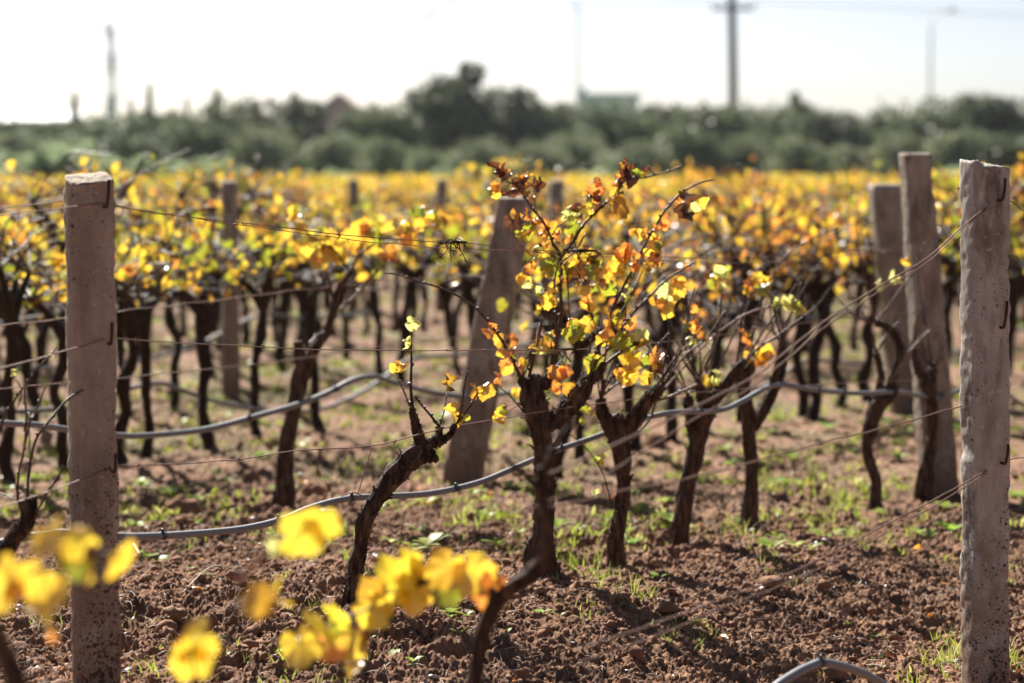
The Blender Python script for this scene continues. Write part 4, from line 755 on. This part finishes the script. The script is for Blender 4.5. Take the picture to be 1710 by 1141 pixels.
import bmesh
def ico(sub):
    bm = bmesh.new(); bmesh.ops.create_icosphere(bm, subdivisions=sub, radius=1); v = np.array([tuple(q.co) for q in bm.verts]); f = np.array([[q.index for q in t.verts] for t in bm.faces]); bm.free(); return v, f
IV = ico(2); iv1, jf1 = ico(1); iv3, jf3 = ico(4)
def lumps(pts, smin, smax, seed, flat=.7, power=2.0, sink=.25, iv=None, jf=None):
    if iv is None: iv, jf = IV
    else: pass
    rg = np.random.default_rng(seed); V = []; F = []; k = 0; A = np.array(pts); Z = gh(A[:, 0], A[:, 1])
    for (x, y), z in zip(pts, Z):
        s_ = smin + (smax - smin) * rg.random() ** power; n1 = 1 + .32 * np.sin(iv @ rg.normal(0, 2.6, 3) + rg.random() * 6) + .22 * np.sin(iv @ rg.normal(0, 5.5, 3) + rg.random() * 6)
        q = iv * n1[:, None] * s_ * np.array([rg.uniform(.7, 1.3), rg.uniform(.7, 1.3), flat * rg.uniform(.7, 1.2)]); V.append(q + np.array([x, y, z + s_ * (flat - sink) * .6])); F.append(jf + k); k += len(iv)
    return np.vstack(V), np.vstack(F)
V, F = lumps(scatter(3600, 4.7, 12, .26, -.05, 41, .6), .003, .018, 42, .75, 2.6); tag(np_mesh("soil_clods", V, F, M['clod']), "small crumbly clods of brown soil strewn over the ground", "soil clods", None, 'stuff')
V3, F3 = lumps(scatter(420, 4.8, 11, .25, -.1, 47, .7), .010, .030, 48, .75, 2.2, .3); tag(np_mesh('crumbled_clods', V3, F3, M['clod']), 'fist sized and smaller clods turned up by the plough', 'soil clods', None, 'stuff')
V2, F2 = lumps(scatter(15000, 4.7, 9.5, .24, -.45, 45, .6), .002, .0065, 46, .8, 1.3, .2, iv1, jf1); tag(np_mesh('soil_crumbs', V2, F2, M['clod'], None, False), 'fine brown soil crumbs covering the bare ground', 'soil crumbs', None, 'stuff')
V, F = lumps(scatter(520, 4.8, 14, .26, -.3, 43), .003, .012, 44, .6, 2.0); tag(np_mesh("pebbles", V, F, M['pebble']), "pale pebbles and painted bright glints scattered on the soil", "pebbles", None, 'stuff')
def big_clod(px, py, wpx, label, seed):
    g = G(px, py); s_ = wpx * g.y / FPX / 2; mb = MB(); V = []
    for v in iv3:
        q = Vector(v); n1 = 1 + .28 * mnoise.noise(q * 1.4 + Vector((seed, 0, 0))) + .18 * mnoise.noise(q * 3.5 + Vector((seed, 3, 0))) + .09 * mnoise.noise(q * 9); V.append((q.x * s_ * n1, q.y * s_ * n1, q.z * s_ * .85 * n1 + s_ * .45))
    mb.add(V, [tuple(t) for t in jf3]); ob = mb.build("soil_clod", M['clod']); ob.location = (g.x, g.y, gz(g.x, g.y)); tag(ob, label, "soil clod", "large clods of soil")
big_clod(303, 852, 58, "large dark clod of soil between the thick left post and the second row vine", 1)
big_clod(522, 832, 36, "tall dark clod of soil just right of the bare second row vine's foot", 4)
big_clod(420, 800, 30, "low clod of soil left of the second row vine's foot", 7)
big_clod(1095, 745, 34, "dark clod behind the hose between the upright and the straight vine", 9)
big_clod(318, 932, 22, "small dark stone like clod in front of the hose near the thick left post", 12)
big_clod(40, 1088, 24, "reddish stone like clod at the bottom left by the dark stem", 15)
# straw, twigs and dead leaves
mb = MB(); rs = random.Random(9)
for (x, y) in scatter(2300, 4.8, 10, .24, -.25, 51, .5):
    z = gz(x, y) + .003; a = rs.uniform(0, 3.14); L = rs.uniform(.008, .045); b = rs.uniform(-.3, .3); dx, dy = math.cos(a) * L, math.sin(a) * L
    tube(mb, [(x - dx, y - dy, gz(x - dx, y - dy) + .003, .0007), (x + dy * b, y - dx * b, z + rs.uniform(.002, .010), .0008), (x + dx, y + dy, gz(x + dx, y + dy) + .003, .0006)], 4, 3)
tag(mb.build("straw_litter", M['straw']), "bits of dry straw and root lying on the soil", "straw", None, 'stuff')
mb = MB()
for (x, y) in scatter(190, 4.9, 12, .24, -.2, 61, .9):
    a = rs.uniform(0, 6.28); z = gz(x, y) + .008; add_leaf(mb, (x, y, z), (math.cos(a), math.sin(a), rs.uniform(-.2, .3)), (rs.uniform(-.4, .4), rs.uniform(-.4, .4), 1), rs.uniform(.012, .034), rs.choice("BBBDOO"), rs, 1.8, hi=False)
tag(mb.build("leaf_litter", M['leaf']), "shrivelled brown vine leaves fallen on the soil", "leaf litter", None, 'stuff')
def twig(label, pts, w_, seed, h=.006):
    q = []
    for px, py in pts: g = G(px, py); q.append((g.x, g.y, gz(g.x, g.y) + h, w_ * g.y / FPX / 2))
    mb = MB(); tube(mb, q, 6, 5, .2, 100); ob = mb.build("dry_twig", M['straw'], None, True, q[0][:3]); ob.location = q[0][:3]; tag(ob, label, "twig", "dry twigs on the soil")
twig("long dry twig lying on the bare soil left of the right edge post", [(1370, 1072), (1410, 1069), (1450, 1070)], 3, 1)
twig("pale curved twig on the soil just right of the thick left post", [(222, 908), (230, 918), (236, 924)], 4, 2)
twig("pale straw lying between the foreground leaves and the thick left post", [(300, 1003), (350, 975), (390, 952)], 2, 3, .02)
twig("short pale twig on soil below the doubled wires of the right post", [(1338, 948), (1353, 955)], 5, 4)
twig("pale bent twig on soil left of the right edge post", [(1320, 962), (1328, 975), (1330, 984)], 4, 5)

# ------------------------------------------------------------------ trees, shrubs and far things
def crown_mesh(seed, n, lobes, leaf, shape, cols, translu=False):
    rg = np.random.default_rng(seed); V = []; F = []; C = []
    cen = []
    if translu:
        for i in range(lobes):
            f = i / lobes; a = rg.uniform(0, 6.28); w_ = shape[0][0] * (1 - f) ** .7; cen.append((np.array([math.cos(a) * w_ * .5, math.sin(a) * w_ * .5, .3 + f * shape[1] * 2]), .12 + w_ * .7))
    for i in range(0 if translu else lobes):
        while True:
            q = rg.uniform(-1, 1, 3)
            if np.linalg.norm(q) < 1: break
        cen.append((q * np.array(shape[0]) * .75 + np.array([0, 0, shape[1]]), rg.uniform(.28, .5) * shape[0][0] * shape[2]))
    for k in range(n):
        c, r = cen[rg.integers(lobes)]; d = rg.normal(0, 1, 3); d /= np.linalg.norm(d); p = c + d * r * rg.uniform(.55, 1.08); 
        u = rg.normal(0, 1, 3); u /= np.linalg.norm(u); v = np.cross(u, rg.normal(0, 1, 3)); v /= np.linalg.norm(v); s1, s2 = leaf * rg.uniform(.5, 1.3), leaf * rg.uniform(.25, .6); col = np.array(cols[rg.integers(len(cols))]) * rg.uniform(.75, 1.25); b = len(V)
        V += [p - u * s1, p + v * s2, p + u * s1, p - v * s2]; F.append((b, b + 1, b + 2, b + 3)); C += [col] * 4
    return np.array(V), np.array(F), np.array(C)
OLL = [(0.15, 0.18, 0.085), (0.20, 0.235, 0.12), (0.28, 0.30, 0.18)]
OLD = [(0.055, 0.068, 0.038), (0.085, 0.10, 0.055), (0.125, 0.14, 0.08)]
OL = [(0.095, 0.12, 0.055), (0.14, 0.17, 0.085), (0.21, 0.24, 0.13), (0.08, 0.10, 0.052)]
SH = [(0.40, 0.47, 0.27), (0.50, 0.57, 0.35), (0.30, 0.37, 0.20)]
TP = []
for i, (n, lb, lf, sh) in enumerate([(2600, 26, .16, ((1.6, 1.4, 1.35), 2.0, .9)), (2600, 30, .16, ((1.8, 1.5, 1.2), 1.8, .85)), (2400, 24, .15, ((1.3, 1.2, 1.6), 2.3, .9)), (2600, 34, .15, ((2.1, 1.6, 1.15), 1.7, .75)), (3000, 40, .13, ((.55, .55, 1.9), 2.1, 1.9)), (2800, 20, .15, ((1.2, 1.2, 1.6), 2.2, .85)), (2600, 15, .15, ((1.5, 1.3, 1.3), 1.9, .8)), (2600, 20, .13, ((1.5, 1.3, 1.1), 1.6, .9)), (2600, 24, .13, ((1.8, 1.4, 1.0), 1.5, .8))]):
    v, f, c = crown_mesh(300 + i, n, lb, lf, sh, OLD if i in (4, 5, 6) else OLL if i > 6 else OL, i == 4); zmin, zmax = np.percentile(v[:, 2], 0.5), np.percentile(v[:, 2], 99.5); xw = np.percentile(np.abs(v[:, 0]), 98)
    o1 = np_mesh("crown", v, f, M['tree_leaf'], c, False); rr = random.Random(400 + i); mb = MB(); mb2 = mb; hb = zmin + .5
    tube(mb, [(0, 0, -.3, .20), (.05, 0, .3, .16), (-.03, .05, hb, .13), (.1, 0, hb + .8, .07)], 8, 4, .25, 12)
    for k in range(4):
        a = k * 1.57 + rr.uniform(-.4, .4); tube(mb, [(0, 0, hb * .8, .09), (math.cos(a) * .5, math.sin(a) * .5, hb + .5, .06), (math.cos(a) * .9, math.sin(a) * .9, hb + 1.2, .03)], 6, 3, .2, 12)
    o2 = mb.build("trunk", M['trunk']); TP.append((o1.data, o2.data, zmax, xw)); bpy.data.objects.remove(o1); bpy.data.objects.remove(o2)
def tree(px, top, hw, dist, kind, label, name="olive_tree", group="grey green trees behind the vineyard", cat="tree"):
    p = P(px, top, dist); c, t, zm, xw = TP[kind]; sz = p.z / zm * 1.07; sx_ = hw * dist / FPX / xw
    root = empty(name, (p.x, dist, 0), label, cat, group, R.choice((0, math.pi)) + R.uniform(-.3, .3)); root.scale = (sx_, sx_, sz); link("crown", c, root); link("trunk", t, root); return root
gen = "grey green bushy olive tree in the blurred line behind the vineyard"
for px, top, hw, dist, kind, lb in [
 (765, 134, 62, 92, 5, "tallest dark olive tree, left of the flat topped far building"), (848, 168, 52, 94, 6, "dark round olive tree touching the right side of the tallest one"),
 (470, 186, 74, 100, 6, "broad dark tree below and left of the red roofed house"), (385, 188, 60, 102, 3, "rounded tree left of the broad dark tree, behind pale shrubs"), (270, 205, 62, 102, 1, "mid green tree right of the telecom mast's foot"), (180, 212, 70, 100, 3, "low tree under the telecom mast"), (60, 218, 80, 103, 1, "low tree at the far left below the pale long building"), (-20, 214, 80, 104, 0, "tree cut by the left edge of the frame"),
 (615, 199, 60, 96, 3, "olive tree right of the red roofed house"), (660, 195, 60, 97, 0, "olive tree just left of the tallest one"), (915, 200, 54, 96, 1, "olive tree between the round dark tree and the flat topped building"), (1030, 201, 60, 93, 0, "olive tree hiding the foot of the flat topped building"), (1112, 203, 54, 97, 6, "olive tree left of the utility pole"), (1190, 205, 70, 95, 1, "olive tree at the foot of the utility pole"), (1270, 205, 66, 98, 3, "olive tree right of the utility pole"), (1390, 215, 60, 95, 6, "dark low tree in the dip of the tree line"), (1450, 225, 50, 98, 0, "smallest tree, in the dip left of the leaning post's top"), (1500, 205, 60, 96, 3, "tree behind the top of the leaning right hand post"), (1570, 195, 66, 94, 0, "tree between the tops of the leaning post and the right edge post"), (1640, 188, 70, 95, 6, "tree right behind the top of the right edge post"), (1715, 195, 60, 96, 0, "tree cut by the right edge of the frame"), (1330, 207, 52, 101, 0, "olive tree filling in behind the slender tall tree"), (1075, 207, 46, 101, 2, "olive tree behind the right corner of the flat topped building"), (705, 205, 44, 101, 0, "narrow olive tree close on the left of the tallest one")]:
    tree(px, top - (9 if px < 900 else 17), hw * 1.06, dist, kind, lb)
for px, top, hw, dist in [(330, 225, 70, 84), (560, 225, 70, 84), (640, 235, 60, 82), (900, 235, 60, 84), (960, 225, 70, 86), (1080, 235, 70, 84), (1160, 230, 70, 84), (1240, 240, 60, 84), (1330, 240, 70, 82), (1420, 245, 70, 84), (1500, 240, 60, 84), (1600, 235, 70, 84), (1680, 235, 60, 84), (440, 230, 60, 84), (230, 235, 60, 88), (100, 235, 70, 90), (800, 240, 70, 84), (710, 250, 50, 80), (20, 240, 60, 90), (-130, 205, 80, 98), (-230, 200, 80, 100), (-330, 210, 80, 98), (-430, 205, 80, 98), (1810, 200, 80, 96), (1900, 205, 80, 98), (2000, 200, 80, 98)]:
    tree(px, top + R.uniform(-14, 10), hw * R.uniform(.62, .95), dist, R.choice((7, 8, 8, 7, 1)), "lower grey green bushy olive tree in the front of the blurred tree line", "olive_tree", "front trees of the tree line")
for px, top, hw, dist, lb in [(125, 165, 13, 130, "thin dark cypress left of the telecom mast"), (250, 150, 11, 130, "dark slender cypress right of the telecom mast, darkest of all"), (362, 160, 15, 130, "pointed cypress above the rounded tree on the left"), (312, 172, 9, 130, "thin faint cypress between the two taller cypresses"), (490, 165, 16, 120, "pointed tree top left of the red roofed house"), (218, 175, 10, 130, "thin cypress just right of the mast's foot"), (1337, 168, 27, 110, "slender tall tree standing out right of the utility pole")]:
    tree(px, top, hw, dist, 5 if px == 1337 else 4, lb, "cypress_tree", "slender trees above the tree line")
# shrubs in front of the trees
sv, sf, sc2 = crown_mesh(520, 3000, 26, .11, ((1.5, 1.2, .75), .55, .6), SH); som = np_mesh("foliage", sv, sf, M['tree_leaf'], sc2, False); SM = som.data; bpy.data.objects.remove(som); szm = np.percentile(sv[:, 2], 99); sxw = np.percentile(np.abs(sv[:, 0]), 98)
sv2, sf2, sc3 = crown_mesh(521, 2200, 20, .12, ((1.4, 1.2, .9), .7, .6), [(0.04, 0.07, 0.035), (0.06, 0.09, 0.045)]); som = np_mesh("foliage", sv2, sf2, M['tree_leaf'], sc3, False); SM2 = som.data; bpy.data.objects.remove(som)
for px, top, hw, dist, dk, lb in [(20, 262, 80, 62, 0, "pale green shrub mound at the left edge before the trees"), (130, 245, 90, 66, 0, "high pale green shrub mound behind the thick left post"), (90, 268, 46, 58, 1, "dark round bush just left of the thick left post's top"), (250, 272, 80, 62, 0, "pale green shrub mound right of the thick left post's top"), (370, 268, 62, 60, 0, "rounded pale green shrub above the narrow dark post"), (310, 285, 70, 58, 0, "low pale shrub between the two rounded mounds"), (740, 290, 70, 60, 0, "low green shrub under the tallest olive tree"), (1000, 290, 80, 60, 0, "low green shrub under the flat topped far building"), (1350, 305, 120, 58, 0, "low flat green shrub patch left of the leaning post"), (1240, 306, 80, 60, 0, "low green shrub under the utility pole"), (1600, 285, 60, 58, 0, "low green shrub between the two right hand post tops"), (560, 292, 70, 60, 0, "low green shrub under the red roofed house")]:
    p = P(px, top, dist); root = empty("shrub", (p.x, dist, 0), lb, "shrub", "shrubs before the tree line", R.uniform(0, 6.28)); s_ = hw * dist / FPX / sxw; root.scale = (s_, s_, p.z / szm); link("foliage", SM2 if dk else SM, root)
    mb = MB(); tube(mb, [(0, 0, -.2, .06), (.05, 0, .25, .04), (.1, .05, .5, .02)], 6, 3); mb.build("stem", M['trunk'], root)
# a wall of trees far off closes the horizon
V = []; F = []; C = []
for i in range(60):
    v, f, c = crown_mesh(600 + i % 4, 420, 16, .34, ((2.6, 2, 1.3), 1.5, .8), OL); x = -80 + i * 2.75 + R.uniform(-.8, .8); F.append(f + sum(map(len, V))); V.append(v * np.array([1, 1, R.uniform(.8, 1.15)]) + np.array([x, 150 + R.uniform(-8, 8), 0])); C.append(c)
tag(np_mesh("distant_wood", np.vstack(V), np.vstack(F), M['tree_leaf'], np.vstack(C), False), "distant mass of trees closing the horizon behind the olive trees", "wood", None, 'stuff')

def at_px(px, py, dist): return P(px, py, dist)
# utility pole
d = 112; b = P(1224, 300, d); top = P(1222, -14, d)
root = empty("utility_pole", (b.x, d, 0), "dark utility pole with a crossarm rising behind the trees right of centre", "utility pole")
mb = MB(); tube(mb, [(b.x, d, -.3, .22), (b.x - .02, d, top.z * .5, .205), (top.x, d, top.z, .18)], 12, 4); mb.build("pole", M['wood_dark'], root, True, (b.x, d, 0))
ca = P(1224, 15, d); mb = MB(); box(mb, (ca.x, d - .18, ca.z), (1.9, .14, .15)); mb.build("crossarm", M['wood_dark'], root, False, (b.x, d, 0))
for q in (-1.0, -.55, .55, 1.0):
    mb = MB(); tube(mb, [(ca.x + q, d - .18, ca.z + .08, .03), (ca.x + q, d - .18, ca.z + .14, .06), (ca.x + q, d - .18, ca.z + .24, .05)], 8, 2); mb.build("insulator", M['glass_dark'], root, True, (b.x, d, 0))
for q, lb in ((-1.0, "power line on the left end of the pole's crossarm"), (1.0, "power line on the right end of the pole's crossarm")):
    mb = MB(); z0 = ca.z + .26; tube(mb, [(ca.x + q - 45, d + 6, z0 + .3, .009), (ca.x + q - 20, d + 2, z0 - .5, .009), (ca.x + q, d - .18, z0, .009), (ca.x + q + 20, d + 2, z0 - .7, .009), (ca.x + q + 60, d + 14, z0 - .6, .009)], 5, 6)
    o = mb.build("power_line", M['wood_dark']); tag(o, lb, "power line", "power lines")
# street lamps
for px, py, sgn, lb in ((718, 14, 1, "faint tall street lamp left of the tallest olive tree"), (965, 5, -1, "faint tall street lamp at the left corner of the flat topped building"), (1555, 32, 1, "faint tall street lamp above the leaning right hand post")):
    d = 210; t = P(px, py, d); root = empty("street_lamp", (t.x, d, 0), lb, "street lamp", "tall street lamps"); o0 = (t.x, d, 0)
    mb = MB(); tube(mb, [(t.x, d, 0, .16), (t.x, d, t.z * .5, .12), (t.x, d, t.z, .08)], 10, 4); mb.build("pole", M['galv'], root, True, o0)
    mb = MB(); tube(mb, [(t.x, d, t.z - .1, .06), (t.x + sgn * .6, d, t.z + .5, .055), (t.x + sgn * 1.5, d, t.z + .75, .05)], 8, 4); mb.build("arm", M['galv'], root, True, o0)
    mb = MB(); tube(mb, [(t.x + sgn * 1.3, d, t.z + .72, .08), (t.x + sgn * 1.7, d, t.z + .78, .17), (t.x + sgn * 2.2, d, t.z + .8, .10)], 10, 4); mb.build("lamp_head", M['galv'], root, True, o0)
# telecom mast on a tapered base
d = 190; bt = P(186, 158, d); tt = P(179, 42, d); o0 = (bt.x, d, 0)
root = empty("telecom_mast", o0, "grey blue lattice telecom mast on a tapered tower at the far left", "mast")
mb = MB(); tube(mb, [(bt.x, d, 0, .75), (bt.x, d, bt.z * .5, .68), (bt.x, d, bt.z, .40)], 16, 4); mb.build("tower", M['wall_grey'], root, True, o0)
mb = MB(); wd = .30
for sx_, sy_ in ((-1, -1), (1, -1), (1, 1), (-1, 1)): tube(mb, [(bt.x + sx_ * wd, d + sy_ * wd, bt.z - .3, .06), (bt.x + sx_ * wd * .75, d + sy_ * wd * .75, tt.z, .05)], 6, 2)
nb = 9
for k in range(nb):
    z0, z1 = bt.z + (tt.z - bt.z) * k / nb, bt.z + (tt.z - bt.z) * (k + 1) / nb; ww = wd * (1 - .25 * k / nb)
    for sy_ in (-1, 1): tube(mb, [(bt.x - ww, d + sy_ * ww, z0, .03), (bt.x + ww, d + sy_ * ww, z1, .03)], 5, 1); tube(mb, [(bt.x - ww, d + sy_ * ww, z1, .03), (bt.x + ww, d + sy_ * ww, z1, .03)], 5, 1)
mb.build("lattice", M['mast'], root, True, o0)
for dx, zf, h_ in ((-.28, .93, 1.2), (.3, .86, 1.2), (.1, .45, 1.6)):
    mb = MB(); z = bt.z + (tt.z - bt.z) * zf; box(mb, (bt.x + dx, d - .35, z), (.26, .14, h_)); mb.build("antenna_panel", M['mast'], root, False, o0)
mb = MB(); tube(mb, [(bt.x + .62, d, bt.z - .5, .05), (bt.x + .62, d, bt.z + (tt.z - bt.z) * .72, .035)], 6, 2); mb.build("side_aerial", M['mast'], root, True, o0)
# flat topped building
d = 175; a = P(967, 161, d); c = P(1066, 161, d); wdt = c.x - a.x; cx = (a.x + c.x) / 2; zt = a.z; o0 = (cx, d, 0)
root = empty("flat_roof_building", o0, "flat topped grey blue building showing above the trees right of centre", "building")
mb = MB(); box(mb, (cx, d + 3, zt / 2 - .1), (wdt, 6, zt - .2)); mb.build("wall", M['wall_grey'], root, False, o0)
mb = MB(); box(mb, (cx, d + 3, zt + .05), (wdt + .5, 6.5, .3)); box(mb, (cx - wdt / 2 + .3, d + .4, zt + .45), (.5, .5, .5)); mb.build("roof", M['wall_grey'], root, False, o0)
for k in range(4):
    mb = MB(); box(mb, (cx - wdt / 2 + wdt * (k + .5) / 4, d - .02, zt - 1.5), (.6, .06, .8)); mb.build("window", M['glass_dark'], root, False, o0)
# red roofed house
d = 170; ap = P(565, 154, d); ev = P(520, 188, d); ev2 = P(610, 188, d); o0 = (ap.x, d, 0); hw = (ev2.x - ev.x) / 2 * 1.2
root = empty("red_roof_house", o0, "house with a faded red gable roof peeping over the trees left of centre", "house")
mb = MB(); z1, z2 = ev.z - .3, ap.z; V = [(ap.x - hw, d, z1), (ap.x + hw, d, z1), (ap.x, d, z2), (ap.x - hw, d + 9, z1), (ap.x + hw, d + 9, z1), (ap.x, d + 9, z2)]
V += [(x, y, z - .18) for x, y, z in V]; mb.add(V, [(0, 2, 5, 3), (2, 1, 4, 5), (6, 9, 11, 8), (8, 11, 10, 7), (0, 6, 8, 2), (2, 8, 7, 1), (3, 5, 11, 9), (5, 4, 10, 11), (0, 3, 9, 6), (1, 7, 10, 4)]); mb.build("roof", M['roof_red'], root, False, o0)
mb = MB(); k = .88; V = [(ap.x - hw * k, d + .4, 0), (ap.x + hw * k, d + .4, 0), (ap.x + hw * k, d + .4, z1 + .0), (ap.x, d + .4, z2 - .35), (ap.x - hw * k, d + .4, z1)]; V += [(x, y + 8, z) for x, y, z in V]
mb.add(V, [(0, 1, 2, 3, 4), (9, 8, 7, 6, 5), (0, 5, 6, 1), (1, 6, 7, 2), (4, 9, 5, 0)]); mb.build("wall", M['roof_red'], root, False, o0)
mb = MB(); box(mb, (ap.x, d + .36, z1 - 1.2), (1.0, .06, 1.0)); mb.build("window", M['glass_dark'], root, False, o0)
# long pale shed
d = 200; l = P(-60, 184, d); r_ = P(118, 189, d); o0 = ((l.x + r_.x) / 2, d, 0); L_ = r_.x - l.x
root = empty("long_shed", o0, "long low pale roofed shed at the far left edge behind the trees", "shed")
mb = MB(); box(mb, (o0[0], d + 4, l.z / 2 - .5), (L_, 8, l.z - 1.0)); mb.build("wall", M['wall_grey'], root, False, o0)
mb = MB(); x0, x1 = l.x - .3, r_.x + .3; z0, z1 = l.z - 1.0, l.z; V = [(x0, d - .3, z0), (x1, d - .3, z0), (x1, d + 8.3, z1), (x0, d + 8.3, z1)]; V += [(x, y, z + .18) for x, y, z in V]
mb.add(V, [(3, 2, 1, 0), (4, 5, 6, 7), (0, 1, 5, 4), (1, 2, 6, 5), (2, 3, 7, 6), (3, 0, 4, 7)]); mb.build("roof", M['roof_pale'], root, False, o0)
# ------------------------------------------------------------------ air
m, n, out = mat("hazy_air"); pv = n.nodes.new("ShaderNodeVolumePrincipled"); pv.inputs['Color'].default_value = (0.88, 0.94, 1.0, 1); pv.inputs['Density'].default_value = 0.00018; pv.inputs['Anisotropy'].default_value = 0.3
n.links.new(pv.outputs[0], out.inputs['Volume'])
mb = MB(); box(mb, (0, 180, 14), (900, 900, 34)); hz = mb.build("haze", m, None, False); tag(hz, "pale haze of the warm autumn air over the vineyard", "haze", None, 'stuff')
